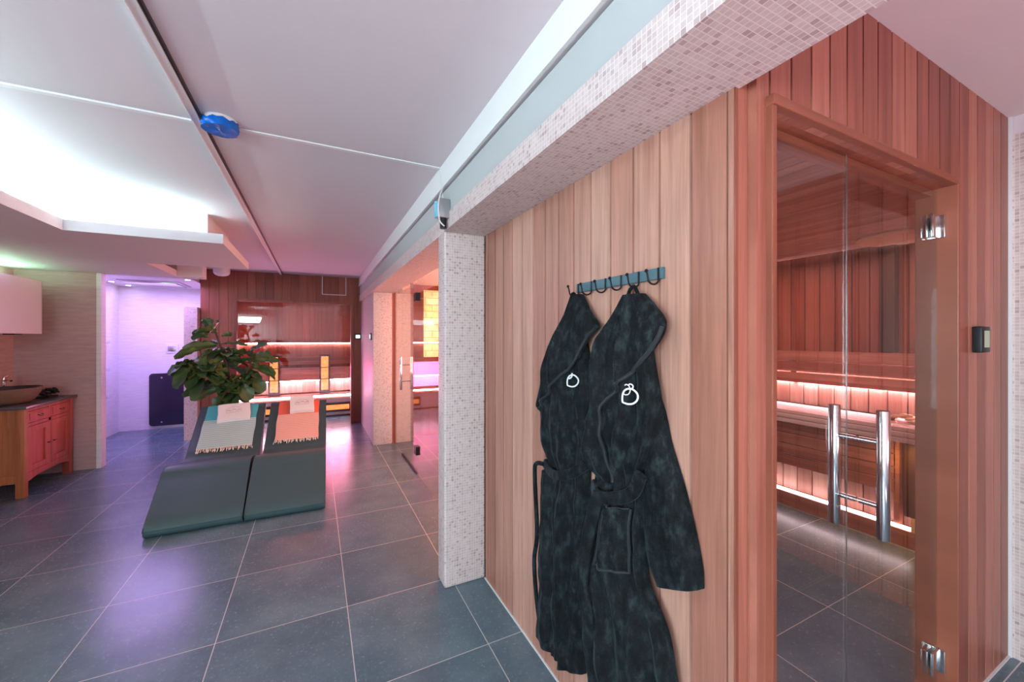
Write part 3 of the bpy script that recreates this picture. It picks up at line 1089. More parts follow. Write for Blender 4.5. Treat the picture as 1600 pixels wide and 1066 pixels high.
# ---- near robe (right one)
rb = thing('bathrobe', 'longer black velour bathrobe with wide sleeve, hanging nearest the glass door', 'bathrobe', (0.93, 0.96, 1.66), 0, 'black bathrobes on the hooks')
sl = Cloth([(0.935, 1.55), (0.94, 1.40), (0.95, 1.2), (0.945, 1.043), (0.930, 0.941), (0.905, 0.846), (0.875, 0.800)],
           [(0.925, 1.55), (0.905, 1.40), (0.856, 1.290), (0.829, 1.191), (0.780, 1.066), (0.745, 0.950), (0.724, 0.850), (0.722, 0.800)],
           [(0.02, 1.55), (0.035, 1.4), (0.05, 1.2), (0.055, 0.9), (0.045, 0.80)], 0.938,
           [(1.0, 0.6, 1.5, 0.5)], 11.0, 0.5, 60, 30, 0.006)
sl.build('sleeve', 'velvet', rb, zb=lambda s: -0.045 + 0.07 * s)
RB = Cloth([(0.985, 1.640), (1.040, 1.567), (1.105, 1.487), (1.116, 1.397), (1.114, 1.321), (1.122, 1.265), (1.155, 1.190), (1.172, 1.123),
            (1.138, 1.035), (1.155, 0.934), (1.190, 0.787), (1.195, 0.636), (1.175, 0.487), (1.155, 0.36), (1.140, 0.16)],
           [(0.925, 1.640), (0.892, 1.590), (0.872, 1.452), (0.846, 1.335), (0.838, 1.275), (0.850, 1.19), (0.895, 1.08), (0.900, 0.95),
            (0.893, 0.77), (0.815, 0.65), (0.785, 0.53), (0.765, 0.40), (0.75, 0.16)],
           [(0.012, 1.64), (0.030, 1.55), (0.055, 1.40), (0.068, 1.25), (0.065, 1.12), (0.042, 1.03), (0.065, 0.90), (0.078, 0.6), (0.075, 0.16)],
           0.912, [(3.0, 0.4, 1.2, 0.75), (5.5, 1.3, -2.5, 0.5), (1.5, 2.2, 2.0, 0.6)], 1.0, 0.36, 130, 70, 0.010, 0.016)
RB.build('body', 'velvet', rb)
# shawl collar: broad far side lapel folded over, ending in a point by the waist
CO = Layer(RB, [(0.973, 1.640), (1.030, 1.567), (1.095, 1.487), (1.106, 1.397), (1.104, 1.321), (1.112, 1.265), (1.115, 1.147), (1.075, 1.02)],
           [(0.905, 1.640), (0.860, 1.600), (0.812, 1.545), (0.851, 1.465), (0.913, 1.402), (0.968, 1.335), (1.015, 1.278), (1.022, 1.186),
            (1.020, 1.109), (1.000, 1.02)], 0.030, 5.0)
CO.build('collar', 'velvet', rb)
edge = [(CO.x(0.985, z) - 0.002, interp(CO.R, z) + 0.002, z) for z in [1.535 - i * (1.535 - 1.03) / 40 for i in range(41)]]
bm = BM()
add_tube(bm, edge, 0.006, 10)
obj('collar_piping', bm, 'velvet_edge', rb, smooth=True)


def belt_pts(cl, yz, off=0.012):
    out = []
    for y, z in yz:
        y0, y1 = interp(cl.L, z), interp(cl.R, z)
        s = min(0.97, max(0.03, (y - y0) / (y1 - y0)))
        out.append((cl.x(s, z) - off, y, z))
    return smooth_path(out, 6)


band('belt', belt_pts(RB, [(1.115, 0.985), (1.04, 0.978), (0.97, 0.995), (0.91, 1.035), (0.872, 1.10)]), 0.042, 0.018, 'velvet', rb)
band('belt_tail', belt_pts(RB, [(1.035, 0.99), (1.055, 0.85), (1.06, 0.70), (1.045, 0.58), (1.075, 0.46), (1.06, 0.36), (1.04, 0.26)], 0.020), 0.046, 0.014, 'velvet', rb)
bm = BM()
add_box(bm, 0, 1, 0, 1, 0, 1)
bm.free()
bm = BM()
rows = []
for i in range(17):
    z_t, z_b = 0.0, 0.0
    row = []
    for j in range(17):
        s, tt = j / 16, i / 16
        y = (1.030 - 0.105 * s) * (1 - tt) + (1.045 - 0.115 * s) * tt
        z = (0.950 + 0.022 * s) * (1 - tt) + (0.755 + 0.020 * s) * tt
        lip = 0.006 if i < 2 else 0.0
        ed = 0.009 * min(1, 6 * min(s, 1 - s, 1.0 - tt + 0.001 if tt > 0.5 else 1))
        row.append(bm.verts.new((RB.surf(min(y, interp(RB.L, z) - 0.01), z) - 0.009 - ed - lip, y, z)))
    rows.append(row)
for A, Bq in zip(rows, rows[1:]):
    for k in range(16):
        bm.faces.new((A[k], A[k + 1], Bq[k + 1], Bq[k]))
bmesh.ops.recalc_face_normals(bm, faces=bm.faces)
ext = bmesh.ops.extrude_face_region(bm, geom=list(bm.faces))
bmesh.ops.translate(bm, verts=[q for q in ext['geom'] if isinstance(q, bmesh.types.BMVert)], vec=(-0.007, 0, 0))
pk_ = obj('pocket', bm, 'velvet', rb, smooth=True)
bm = BM()
cor = [(1.030, 0.950), (0.925, 0.972), (0.930, 0.775), (1.045, 0.755), (1.030, 0.950)]
pp = []
for (ya, za), (yb, zb_) in zip(cor, cor[1:]):
    for k in range(12):
        y, z = ya + (yb - ya) * k / 12, za + (zb_ - za) * k / 12
        pp.append((RB.surf(y, z) - 0.017, y, z))
pp.append(pp[0])
add_tube(bm, pp, 0.0045, 8)
obj('pocket_edge', bm, 'velvet_edge', pk_, smooth=True)
emblem(rb, RB, 0.906, 1.328, 0.0225)
bm = BM()
for (sa, sb_) in ((0.30, 0.36),):
    add_tube(bm, [(RB.x(sa + (sb_ - sa) * k / 40, 1.0 - 0.82 * k / 40) - 0.002,
                   interp(RB.L, 1.0 - 0.82 * k / 40) + (interp(RB.R, 1.0 - 0.82 * k / 40) - interp(RB.L, 1.0 - 0.82 * k / 40)) * (sa + (sb_ - sa) * k / 40),
                   1.0 - 0.82 * k / 40) for k in range(41)], 0.0045, 8)
obj('front_seam', bm, 'velvet_edge', rb, smooth=True)
# hanging loop, neck label
bm = BM()
hx, hy = 0.915, 0.959
add_tube(bm, smooth_path([(0.915, 0.990, 1.62), (0.912, 0.975, 1.655), (hx, hy, 1.668), (0.912, 0.945, 1.655), (0.915, 0.928, 1.62)], 6), 0.0062, 8)
obj('hanging_loop', bm, 'velvet', rb, smooth=True)
band('neck_label', [(0.885, 0.953, 1.628), (0.882, 0.950, 1.600)], 0.010, 0.003, 'thread', rb)
place(rb)

# ---- far robe (left one)
lb = thing('bathrobe', 'narrower black velour bathrobe hanging from the far end hook', 'bathrobe', (0.93, 1.29, 1.66), 0, 'black bathrobes on the hooks')
LB = Cloth([(1.288, 1.672), (1.335, 1.600), (1.409, 1.529), (1.465, 1.436), (1.508, 1.330), (1.548, 1.208), (1.545, 1.046), (1.495, 0.955),
            (1.500, 0.86), (1.480, 0.642), (1.460, 0.40), (1.430, 0.22)],
           [(1.262, 1.672), (1.245, 1.600), (1.235, 1.510), (1.215, 1.431), (1.185, 1.303), (1.180, 1.111), (1.215, 0.966), (1.215, 0.734),
            (1.225, 0.40), (1.24, 0.20)],
           [(0.02, 1.672), (0.045, 1.55), (0.075, 1.40), (0.085, 1.2), (0.075, 1.05), (0.055, 0.955), (0.075, 0.85), (0.085, 0.5), (0.08, 0.2)],
           0.938, [(3.0, 1.2, 1.2, 0.5), (5.0, 0.3, -2.0, 0.45), (1.5, 0.6, 1.5, 0.4)], 21.0, 0.5, 120, 60, 0.008, 0.015)
LB.build('body', 'velvet', lb)
CL = Layer(LB, [(1.285, 1.672), (1.328, 1.600), (1.400, 1.529), (1.455, 1.436), (1.500, 1.330), (1.538, 1.208), (1.535, 1.17)],
           [(1.245, 1.672), (1.175, 1.595), (1.122, 1.543), (1.165, 1.510), (1.233, 1.404), (1.363, 1.289), (1.485, 1.200), (1.52, 1.17)], 0.024, 25.0)
CL.build('collar', 'velvet', lb)
edge = [(CL.x(0.985, z) - 0.002, interp(CL.R, z) + 0.002, z) for z in [1.535 - i * (1.535 - 1.19) / 24 for i in range(25)]]
bm = BM()
add_tube(bm, edge, 0.006, 10)
obj('collar_piping', bm, 'velvet_edge', lb, smooth=True)
band('belt', belt_pts(LB, [(1.475, 0.955), (1.40, 0.945), (1.32, 0.955), (1.25, 0.985), (1.195, 1.03)]), 0.040, 0.018, 'velvet', lb)
bm = BM()
add_tube(bm, smooth_path([(0.885, 1.465, 0.955), (0.868, 1.50, 0.95), (0.862, 1.505, 0.90), (0.865, 1.49, 0.65), (0.865, 1.515, 0.52), (0.868, 1.50, 0.36), (0.870, 1.47, 0.25)], 8), 0.0095, 10,
         )
obj('belt_tail', bm, 'velvet', lb, smooth=True)
SL = Cloth([(1.475, 0.93), (1.478, 0.7), (1.485, 0.45), (1.50, 0.215)], [(1.36, 0.93), (1.35, 0.7), (1.34, 0.45), (1.335, 0.26)],
           [(0.082, 0.93), (0.092, 0.7), (0.097, 0.4), (0.095, 0.2)], 0.934, [(2.0, 0.3, 1.0, 0.6)], 31.0, 0.3, 60, 24, 0.007)
SL.build('front_panel', 'velvet', lb)
emblem(lb, LB, 1.243, 1.340, 0.0215, True)
bm = BM()
add_tube(bm, smooth_path([(0.915, 1.288, 1.655), (0.905, 1.286, 1.672), (0.915, 1.285, 1.677), (0.918, 1.270, 1.655)], 5), 0.006, 8)
obj('hanging_loop', bm, 'velvet', lb, smooth=True)
band('neck_label', [(0.893, 1.277, 1.650), (0.888, 1.279, 1.625)], 0.010, 0.003, 'thread', lb)
place(lb)

# ================================================================== LOUNGERS AND TOWELS
PROF = [(0.0, 0.0), (-0.022, 0.02), (-0.028, 0.05), (-0.010, 0.082), (0.16, 0.205), (0.36, 0.345), (0.42, 0.378), (0.49, 0.392), (0.60, 0.378),
        (0.80, 0.328), (0.92, 0.302), (1.00, 0.300), (1.08, 0.325), (1.20, 0.402), (1.44, 0.560), (1.62, 0.680), (1.66, 0.704), (1.70, 0.712), (1.725, 0.698),
        (1.725, 0.672), (1.55, 0.52), (1.40, 0.36), (1.34, 0.20), (1.33, 0.0)]


def prof_z(y):
    for (y0, z0), (y1, z1) in zip(PROF[3:17], PROF[4:18]):
        if y0 <= y <= y1:
            return z0 + (z1 - z0) * (y - y0) / (y1 - y0)
    return PROF[16][1]


def make_lounger(label, loc, rz, wd):
    o = thing('lounger', label, 'lounger', loc, rz, 'wave loungers in front of the infrared cabin')
    bm = BM()
    ys = smooth_path([(0, a, b) for a, b in PROF], 4)
    poly = [(p.y, p.z + 0.0) for p in ys]
    poly = [(a, max(0.002, b)) for a, b in poly]
    add_prism(bm, poly, 'x', 0.0, wd)
    es = [e for e in bm.edges if all(abs(v.co.x - e.verts[0].co.x) < 1e-6 for v in e.verts)]
    bmesh.ops.bevel(bm, geom=es, offset=0.008, segments=2, affect='EDGES')
    obj('shell', bm, 'lounger', o, smooth=True)
    bm = BM()
    add_tube(bm, [(wd + 0.0005, a, b) for a, b in poly[8:68]], 0.0022, 6)
    add_tube(bm, [(-0.0005, a, b) for a, b in poly[8:68]], 0.0022, 6)
    obj('edge_seam', bm, 'lounger', o)
    return o


LA = (-1.147, 3.855, 0)
make_lounger('grey-green wave lounger on the left, under the turquoise towel', LA, 0.0, 0.617)
LBp = (-0.515, 3.850, 0)
make_lounger('grey-green wave lounger on the right, under the coral towel', LBp, R(-1.5), 0.592)


def drape(name, lab, cat, mat, x0, x1, ya, yb, base, rz, th=0.006, group=None, lift=0.004, nx=24, ny=36, seed=0.0, rag=0.0):
    """a cloth lying on the backrest of a lounger"""
    o = thing(name, lab, cat, base, rz, group)
    bm = BM()
    rows = []
    for i in range(ny + 1):
        v = i / ny
        row = []
        for j in range(nx + 1):
            u = j / nx
            x = x0 + (x1 - x0) * u + 0.008 * noise.noise(Vector((seed, v * 4, u)))
            y = ya + (yb - ya) * v + 0.006 * noise.noise(Vector((u * 4, seed, 3)))
            z = prof_z(min(y, 1.70)) + lift + 0.006 * abs(noise.noise(Vector((u * 5 + seed, v * 4, seed))))
            if y > 1.70:
                z = 0.714 - (y - 1.70) * 1.2
            row.append(bm.verts.new((x, y, z)))
        rows.append(row)
    for A, Bq in zip(rows, rows[1:]):
        for k in range(nx):
            bm.faces.new((A[k], A[k + 1], Bq[k + 1], Bq[k]))
    bmesh.ops.recalc_face_normals(bm, faces=bm.faces)
    ext = bmesh.ops.extrude_face_region(bm, geom=list(bm.faces))
    vs = [g_ for g_ in ext['geom'] if isinstance(g_, bmesh.types.BMVert)]
    bmesh.ops.translate(bm, verts=vs, vec=(0, -th * 0.5, th))
    obj('cloth', bm, mat, o, smooth=True)
    bm = BM()
    rr = random.Random(int(seed * 10) + 1)
    n_ = 46
    for k in range(n_):
        u = (k + 0.5) / n_
        x = x0 + (x1 - x0) * u
        y = ya
        p = []
        ln = rr.uniform(0.028, 0.055)
        dx = rr.uniform(-0.014, 0.014)
        for q in range(5):
            f_ = q / 4
            yy = y - ln * f_ + 0.004
            p.append((x + dx * f_ + rr.uniform(-0.003, 0.003), yy, prof_z(yy) + lift + 0.006 + 0.004 * sin(3 * f_)))
        add_tube(bm, p, 0.003, 5, rs=[0.0022, 0.0035, 0.0025, 0.0045, 0.003])
    fo = obj('fringe', bm, 'fringe', o, smooth=True)
    fo['kind'] = 'stuff'
    return o


drape('beach_towel', 'turquoise and cream striped fringed towel draped on the left lounger', 'towel', 'turquoise', 0.065, 0.545, 1.13, 1.735,
      LA, 0.0, seed=2.3, group='striped fringed towels')
drape('beach_towel', 'coral and cream striped fringed towel draped on the right lounger', 'towel', 'coral', 0.085, 0.515, 1.15, 1.735,
      LBp, R(-1.5), seed=5.1, group='striped fringed towels')


def folded_towel(lab, cx, cy, wx, ly, base, rz, ang):
    o = thing('folded_towel', lab, 'towel', base, rz, 'white folded towels')
    sl_ = math.atan2(0.158, 0.24)
    rot = Matrix.Rotation(sl_, 3, 'X') @ Matrix.Rotation(ang, 3, 'Z')
    zc = prof_z(min(cy, 1.66)) + 0.030
    bm = BM()
    for k in range(3):
        vs = add_box(bm, cx - wx / 2, cx + wx / 2, cy - ly / 2 + 0.003 * k, cy + ly / 2, zc - 0.016 + k * 0.0125, zc - 0.004 + k * 0.0125, 0.0055, 3)
    bmesh.ops.subdivide_edges(bm, edges=[e for e in bm.edges if e.calc_length() > 0.1], cuts=8, use_grid_fill=True)
    for v in bm.verts:
        v.co.z += 0.005 * noise.noise(Vector((v.co.x * 9, v.co.y * 9, cx)))
        v.co.x += 0.008 * noise.noise(Vector((v.co.z * 9, v.co.y * 7, cx + 5)))
        v.co.y += 0.010 * noise.noise(Vector((v.co.x * 8, 1.0, cx + 2)))
    bmesh.ops.rotate(bm, verts=bm.verts, cent=(cx, cy, zc), matrix=rot)
    obj('cloth', bm, 'towel_white', o, smooth=True)
    bm = BM()
    zt = zc + 0.0265

    def arc(px, py, r0, a0, a1):
        return [(px + r0 * cos(R(a0 + (a1 - a0) * q / 12)), py + r0 * sin(R(a0 + (a1 - a0) * q / 12)), zt) for q in range(13)]
    for dx in (-0.05, 0.0, 0.05):
        for r0 in (0.022, 0.014):
            add_tube(bm, arc(cx + dx, cy - 0.002 + (0.012 if dx == 0 else 0), r0, 0, 180), 0.0016, 5)
    add_tube(bm, arc(cx, cy - 0.012, 0.078, 20, 160), 0.0016, 5)
    for q in range(7):
        add_tube(bm, arc(cx - 0.066 + q * 0.022, cy - 0.016, 0.008, 180, 360), 0.0014, 5)
    bmesh.ops.rotate(bm, verts=bm.verts, cent=(cx, cy, zc), matrix=rot)
    obj('printed_crest', bm, 'print_pink', o)
    return o


folded_towel('white folded towel with a faint pink crest on the turquoise towel', 0.325, 1.535, 0.30, 0.26, LA, 0.0, R(6))
folded_towel('white folded towel with a faint pink crest on the coral towel', 0.33, 1.585, 0.255, 0.27, LBp, R(-1.5), R(3))

# ================================================================== FIDDLE-LEAF FIG
pt_ = thing('fiddle_leaf_fig', 'large-leaved green fig plant behind the left lounger', 'potted plant', (-0.97, 6.15, 0))
bm = BM()
add_lathe(bm, [(0, 0.0), (0.14, 0.0), (0.155, 0.02), (0.185, 0.34), (0.19, 0.36), (0.175, 0.36), (0.168, 0.33), (0, 0.33)], 0, 0, 0, 32)
obj('pot', bm, 'terracotta', pt_, smooth=True)
bm = BM()
add_lathe(bm, [(0, 0.345), (0.10, 0.342), (0.167, 0.335)], 0, 0, 0, 24)
obj('soil', bm, 'soil', pt_)
bm = BM()
trunk = smooth_path([(0, 0, 0.33), (0.01, 0, 0.6), (-0.01, 0.01, 0.85), (-0.05, 0.0, 1.15), (-0.13, 0.0, 1.45), (-0.17, 0, 1.60)], 5)
add_tube(bm, trunk, 0.012, 8)
b2 = smooth_path([(0, 0, 0.70), (0.10, -0.03, 0.9), (0.20, -0.05, 1.12), (0.26, -0.05, 1.30)], 5)
add_tube(bm, b2, 0.008, 8)
b3 = smooth_path([(0, 0, 0.75), (-0.12, -0.08, 0.9), (-0.28, -0.1, 1.08), (-0.38, -0.1, 1.20)], 5)
add_tube(bm, b3, 0.008, 8)
obj('trunk', bm, 'bark', pt_, smooth=True)


def add_leaf(bm, base, direc, L_, W_, roll, curl):
    d = Vector(direc).normalized()
    side = d.cross(Vector((0, 0, 1)))
    if side.length < 0.05:
        side = Vector((1, 0, 0))
    side.normalize()
    up = side.cross(d).normalized()
    q = Matrix.Rotation(roll, 3, d)
    side = q @ side
    up = q @ up
    rows = []
    n_ = 9
    for i in range(n_ + 1):
        t_ = i / n_
        wdt = W_ * (sin(pi * min(1, t_ * 0.93 + 0.03)) ** 0.55) * (0.52 + 0.62 * t_) * (1 - 0.30 * math.exp(-((t_ - 0.42) / 0.12) ** 2))
        c_ = Vector(base) + d * (L_ * t_) - Vector((0, 0, 1)) * curl * L_ * t_ * t_ + up * 0
        row = []
        for j in range(-3, 4):
            s_ = j / 3
            rip = 0.012 * sin(t_ * 17 + j * 1.1)
            row.append(bm.verts.new(c_ + side * (s_ * wdt * 0.5) + up * (abs(s_) ** 1.5 * wdt * 0.22 + rip * abs(s_))))
        rows.append(row)
    for A, Bq in zip(rows, rows[1:]):
        for k in range(6):
            bm.faces.new((A[k], A[k + 1], Bq[k + 1], Bq[k]))


bm = BM()
rr = random.Random(12)
leaves = []
# explicit outer leaves (x, z offsets seen from the front), then fillers around the branches
spec = [(-0.20, 1.58, 110, 0.20, 0.17), (-0.16, 1.60, 60, 0.17, 0.14), (-0.22, 1.50, 150, 0.19, 0.15), (-0.10, 1.52, 20, 0.13, 0.09),
        (-0.10, 1.42, 6, 0.30, 0.10), (-0.15, 1.40, 178, 0.34, 0.16), (-0.28, 1.36, 195, 0.27, 0.15), (-0.30, 1.20, 205, 0.30, 0.15),
        (-0.32, 1.14, 190, 0.22, 0.16), (-0.2, 1.24, 215, 0.26, 0.18), (0.20, 1.30, 35, 0.27, 0.22), (0.24, 1.18, 10, 0.30, 0.20),
        (0.25, 1.10, -15, 0.26, 0.20), (0.20, 1.00, -50, 0.24, 0.20), (-0.15, 0.95, 200, 0.34, 0.19), (-0.1, 0.86, 190, 0.30, 0.16),
        (0.05, 0.86, 350, 0.28, 0.20), (-0.04, 0.82, 240, 0.2, 0.18), (0.10, 0.95, 300, 0.25, 0.20)]
for (x, z, a, L_, W_) in spec:
    an = R(a)
    leaves.append(((x, rr.uniform(-0.12, 0.02), z), (cos(an), rr.uniform(-0.35, 0.1), sin(an)), L_, W_, rr.uniform(-0.6, 0.6) + 0.9, 0.18))
for k in range(105):
    br_ = rr.choice([trunk[8:], b2[5:], b3[5:], b3[8:], trunk[8:20]])
    p = rr.choice(br_)
    a = rr.uniform(0, 2 * pi)
    el = rr.uniform(-0.5, 0.45)
    L_ = rr.uniform(0.18, 0.28)
    leaves.append(((p.x, p.y, p.z + rr.uniform(-0.05, 0.05)), (cos(a) * cos(el), sin(a) * cos(el) * 0.9, sin(el)), L_, L_ * rr.uniform(0.72, 0.95),
                   rr.uniform(-0.7, 0.7), rr.uniform(0.15, 0.6)))
for lf in leaves:
    add_leaf(bm, *lf)
obj('foliage', bm, 'leaf', pt_, smooth=True)

# ================================================================== VANITY
va = thing('vanity_cabinet', 'reddish wooden washstand with two doors and two drawers', 'washstand', (-2.66, 5.74, 0))
VX0, VX1, VY0, VY1 = -2.88, -2.43, 5.32, 6.14
for (x, y) in ((VX1 - 0.06, VY0), (VX1 - 0.06, VY1 - 0.06), (VX0, VY0), (VX0, VY1 - 0.06)):
    box('leg', x, x + 0.06, y, y + 0.06, 0, 0.83, 'vanity_side' if y == VY0 else 'vanity', va, 0.004)
# side panel with frame
bm = BM()
add_box(bm, VX0 + 0.06, VX1 - 0.06, VY0 + 0.022, VY0 + 0.035, 0.19, 0.80)
add_box(bm, VX0 + 0.06, VX1 - 0.06, VY0 + 0.006, VY0 + 0.03, 0.66, 0.83, 0.003)
add_box(bm, VX0 + 0.06, VX1 - 0.06, VY0 + 0.006, VY0 + 0.03, 0.14, 0.22, 0.003)
obj('side_panel', bm, 'vanity_side', va)
bm = BM()
add_box(bm, VX0 + 0.01, VX1 - 0.03, VY0 + 0.05, VY1 - 0.03, 0.15, 0.83)
obj('carcass', bm, 'vanity', va)
# arched apron and rails on the front
bm = BM()
ap = [(VY0 + 0.06, 0.22), (VY1 - 0.06, 0.22)]
for k in range(13):
    f_ = k / 12
    ap.append((VY1 - 0.06 - (VY1 - VY0 - 0.12) * f_, 0.135 + 0.04 * sin(pi * f_)))
add_prism(bm, ap, 'x', VX1 - 0.028, VX1 - 0.006)
add_box(bm, VX1 - 0.028, VX1 - 0.006, VY0 + 0.06, VY1 - 0.06, 0.800, 0.83)
add_box(bm, VX1 - 0.028, VX1 - 0.006, VY0 + 0.06, VY1 - 0.06, 0.655, 0.685)
ym = (VY0 + VY1) / 2
add_box(bm, VX1 - 0.028, VX1 - 0.006, ym - 0.018, ym + 0.018, 0.22, 0.80)
obj('front_frame', bm, 'vanity', va)
for i, (a, b) in enumerate(((VY0 + 0.064, ym - 0.021), (ym + 0.021, VY1 - 0.064))):
    bm = BM()
    X = VX1 - 0.004
    s_ = 0.055
    add_box(bm, X - 0.02, X, a, a + s_, 0.224, 0.651, 0.002)
    add_box(bm, X - 0.02, X, b - s_, b, 0.224, 0.651, 0.002)
    add_box(bm, X - 0.02, X, a + s_, b - s_, 0.224, 0.224 + s_, 0.002)
    add_box(bm, X - 0.02, X, a + s_, b - s_, 0.651 - s_, 0.651, 0.002)
    add_box(bm, X - 0.02, X - 0.014, a + s_, b - s_, 0.224 + s_, 0.651 - s_)
    d = obj('door', bm, 'vanity', va)
    yk = b - 0.025 if i == 0 else a + 0.025
    bm = BM()
    add_tube(bm, [(X, yk, 0.44), (X + 0.02, yk, 0.44)], 0.004, 8)
    add_tube(bm, [(X + 0.02, yk - 0.018, 0.44), (X + 0.02, yk + 0.018, 0.44)], 0.005, 8)
    obj('handle', bm, 'black', d, smooth=True)
    bm = BM()
    add_box(bm, X - 0.02, X, a, b, 0.689, 0.796, 0.003)
    add_box(bm, X, X + 0.004, a + 0.02, b - 0.02, 0.706, 0.780, 0.002)
    dr = obj('drawer', bm, 'vanity', va)
    bm = BM()
    yc = (a + b) / 2
    add_tube(bm, smooth_path([(X + 0.003, yc - 0.03, 0.75), (X + 0.02, yc - 0.028, 0.742), (X + 0.024, yc, 0.735), (X + 0.02, yc + 0.028, 0.742), (X + 0.003, yc + 0.03, 0.75)], 4), 0.003, 8)
    obj('pull', bm, 'black', dr, smooth=True)
place(va)
tag(box('countertop', -2.898, -2.400, 5.285, 6.165, 0.832, 0.860, 'counter', None, 0.004), 'dark stone top lying on the wooden washstand', 'countertop')
bs = thing('stone_basin', 'rough oval river stone basin on the dark countertop', 'basin', (-2.665, 5.60, 0.86))
bm = BM()
add_lathe(bm, [(0.0, 0.0), (0.15, 0.0), (0.20, 0.03), (0.245, 0.10), (0.255, 0.148), (0.235, 0.150)], 0, 0, 0.001, 40, 0.80, 1.08)
for v in bm.verts:
    v.co += v.co * 0.05 * noise.noise(v.co * 7)
obj('outer_shell', bm, 'basin', bs, smooth=True)
bm = BM()
add_lathe(bm, [(0.240, 0.150), (0.225, 0.135), (0.19, 0.06), (0.12, 0.03), (0.0, 0.025)], 0, 0, 0.001, 40, 0.80, 1.08)
obj('bowl', bm, 'basin_in', bs, smooth=True)
fa = thing('faucet', 'slim chrome tap behind the stone basin', 'tap', (-2.84, 5.90, 0.86))
bm = BM()
add_tube(bm, [(0, 0, 0), (0, 0, 0.22)], 0.016, 16)
obj('post', bm, 'chrome', fa, smooth=True)
bm = BM()
add_tube(bm, [(0, 0, 0.20), (0.06, -0.06, 0.215), (0.10, -0.10, 0.205)], 0.010, 12)
obj('spout', bm, 'chrome', fa, smooth=True)
bm = BM()
add_tube(bm, [(0, 0, 0.22), (0.0, 0.0, 0.235), (0.03, 0.03, 0.26)], 0.008, 12)
obj('lever', bm, 'chrome', fa, smooth=True)
bm = BM()
rr = random.Random(5)
for k in range(14):
    c_ = (-2.60 + rr.uniform(-0.05, 0.05), 6.05 + rr.uniform(-0.09, 0.09), 0.886 + rr.uniform(0.0, 0.05))
    pts = [(c_[0] + 0.02 * cos(a * 0.7) * (1 - a / 20), c_[1] + 0.02 * sin(a * 0.7) * (1 - a / 20), c_[2] + 0.0012 * a) for a in range(16)]
    add_tube(bm, pts, 0.009, 7)
add_box(bm, -2.66, -2.54, 5.96, 6.13, 0.8602, 0.872, 0.004)
tag(obj('black_ornament', bm, 'black', smooth=True), 'small knobbly black ornament on the countertop beside the basin', 'ornament')
wc = thing('wall_cabinet', 'white lacquered wall cabinet with a rounded end above the washstand', 'cabinet', (-2.72, 5.3, 1.54))
bm = BM()
poly = [(-2.898, 4.5), (-2.56, 4.5)]
for k in range(9):
    a = R(90 * k / 8)
    poly.append((-2.68 + 0.12 * cos(a), 5.86 + 0.12 * sin(a)))
poly.append((-2.898, 5.98))
add_prism(bm, poly, 'z', 1.54, 2.09)
obj('body', bm, 'white_gloss', wc, smooth=True)
box('under_light_fitting', -2.68, -2.60, 5.55, 5.66, 1.528, 1.54, 'black', wc)
box('led_strip', -2.80, -2.78, 4.6, 5.92, 2.092, 2.102, 'led_green', wc)
place(wc)

# ================================================================== SHOWER FITTINGS
for i, z in enumerate((1.43, 1.02, 0.61)):
    if i == 0:
        jet0 = thing('body_jet', 'chrome shower body jet on the left shower wall, topmost of three', 'shower jet', (-2.80, 7.93, z), 0, 'body jets in the shower')
        bm = BM()
        add_tube(bm, [(0, 0, 0), (0.006, 0, 0), (0.007, 0, 0), (0.05, 0, 0)], 0.03, 16, rs=[0.035, 0.035, 0.022, 0.02])
        obj('nozzle', bm, 'chrome', jet0, smooth=True)
        j = jet0
    else:
        j = jet0.copy()
        C.objects.link(j)
        for ch in jet0.children:
            c2 = ch.copy()
            C.objects.link(c2)
            c2.parent = j
        j.location = (-2.80, 7.93, z)
        j['label'] = ['', 'chrome shower body jet on the left shower wall, middle of three', 'chrome shower body jet on the left shower wall, lowest of three'][i]
rs_ = thing('rain_shower', 'wide square rain shower panel in the shower ceiling', 'shower head', (-2.15, 7.75, 2.30))
box('panel', -2.45, -1.85, 7.45, 8.0, 2.290, 2.305, 'chrome', rs_, 0.003)
box('recess_frame', -2.50, -1.80, 7.40, 8.05, 2.306, 2.319, 'steel', rs_, 0.002)
place(rs_)
for i, (x, y, lab) in enumerate(((-1.62, 7.05, 'round violet downlight at the right of the shower ceiling'), (-2.62, 8.2, 'round violet downlight in the back corner of the shower ceiling'),
                                 (-2.66, 7.75, 'round violet downlight at the left of the shower ceiling'))):
    dl = thing('downlight', lab, 'downlight', (x, y, 2.32), 0, 'shower downlights')
    bm = BM()
    add_lathe(bm, [(0.045, 0.0), (0.045, -0.006), (0.032, -0.006), (0.032, 0.0)], 0, 0, -0.0005, 20)
    obj('ring', bm, 'white_paint', dl, smooth=True)
    bm = BM()
    add_lathe(bm, [(0, -0.002), (0.03, -0.002), (0.03, 0.0), (0, 0)], 0, 0, -0.0008, 20)
    obj('lens', bm, 'led_spot', dl)
cp = thing('shower_control', 'square silver control plate on the back shower wall', 'shower control', (-2.13, 8.4, 1.31))
box('plate', -2.215, -2.055, 8.388, 8.4, 1.235, 1.39, 'white_gloss', cp, 0.004)
box('display', -2.19, -2.08, 8.384, 8.389, 1.27, 1.355, 'steel', cp, 0.002)
bm = BM()
add_tube(bm, [(-2.135, 8.385, 1.31), (-2.135, 8.36, 1.31)], 0.02, 16)
obj('knob', bm, 'chrome', cp, smooth=True)
place(cp)
hp = thing('glass_heating_panel', 'dark glass panel with rounded corners on the back shower wall', 'heating panel', (-2.1, 8.38, 0.48))
bm = BM()
pr_ = []
for (cx, cz, a0) in ((-1.80, 0.86, 0), (-2.37, 0.86, 90), (-2.37, 0.10, 180), (-1.80, 0.10, 270)):
    for k in range(7):
        a = R(a0 + 15 * k)
        pr_.append((cx + 0.05 * cos(a), cz + 0.05 * sin(a)))
add_prism(bm, pr_, 'y', 8.365, 8.375)
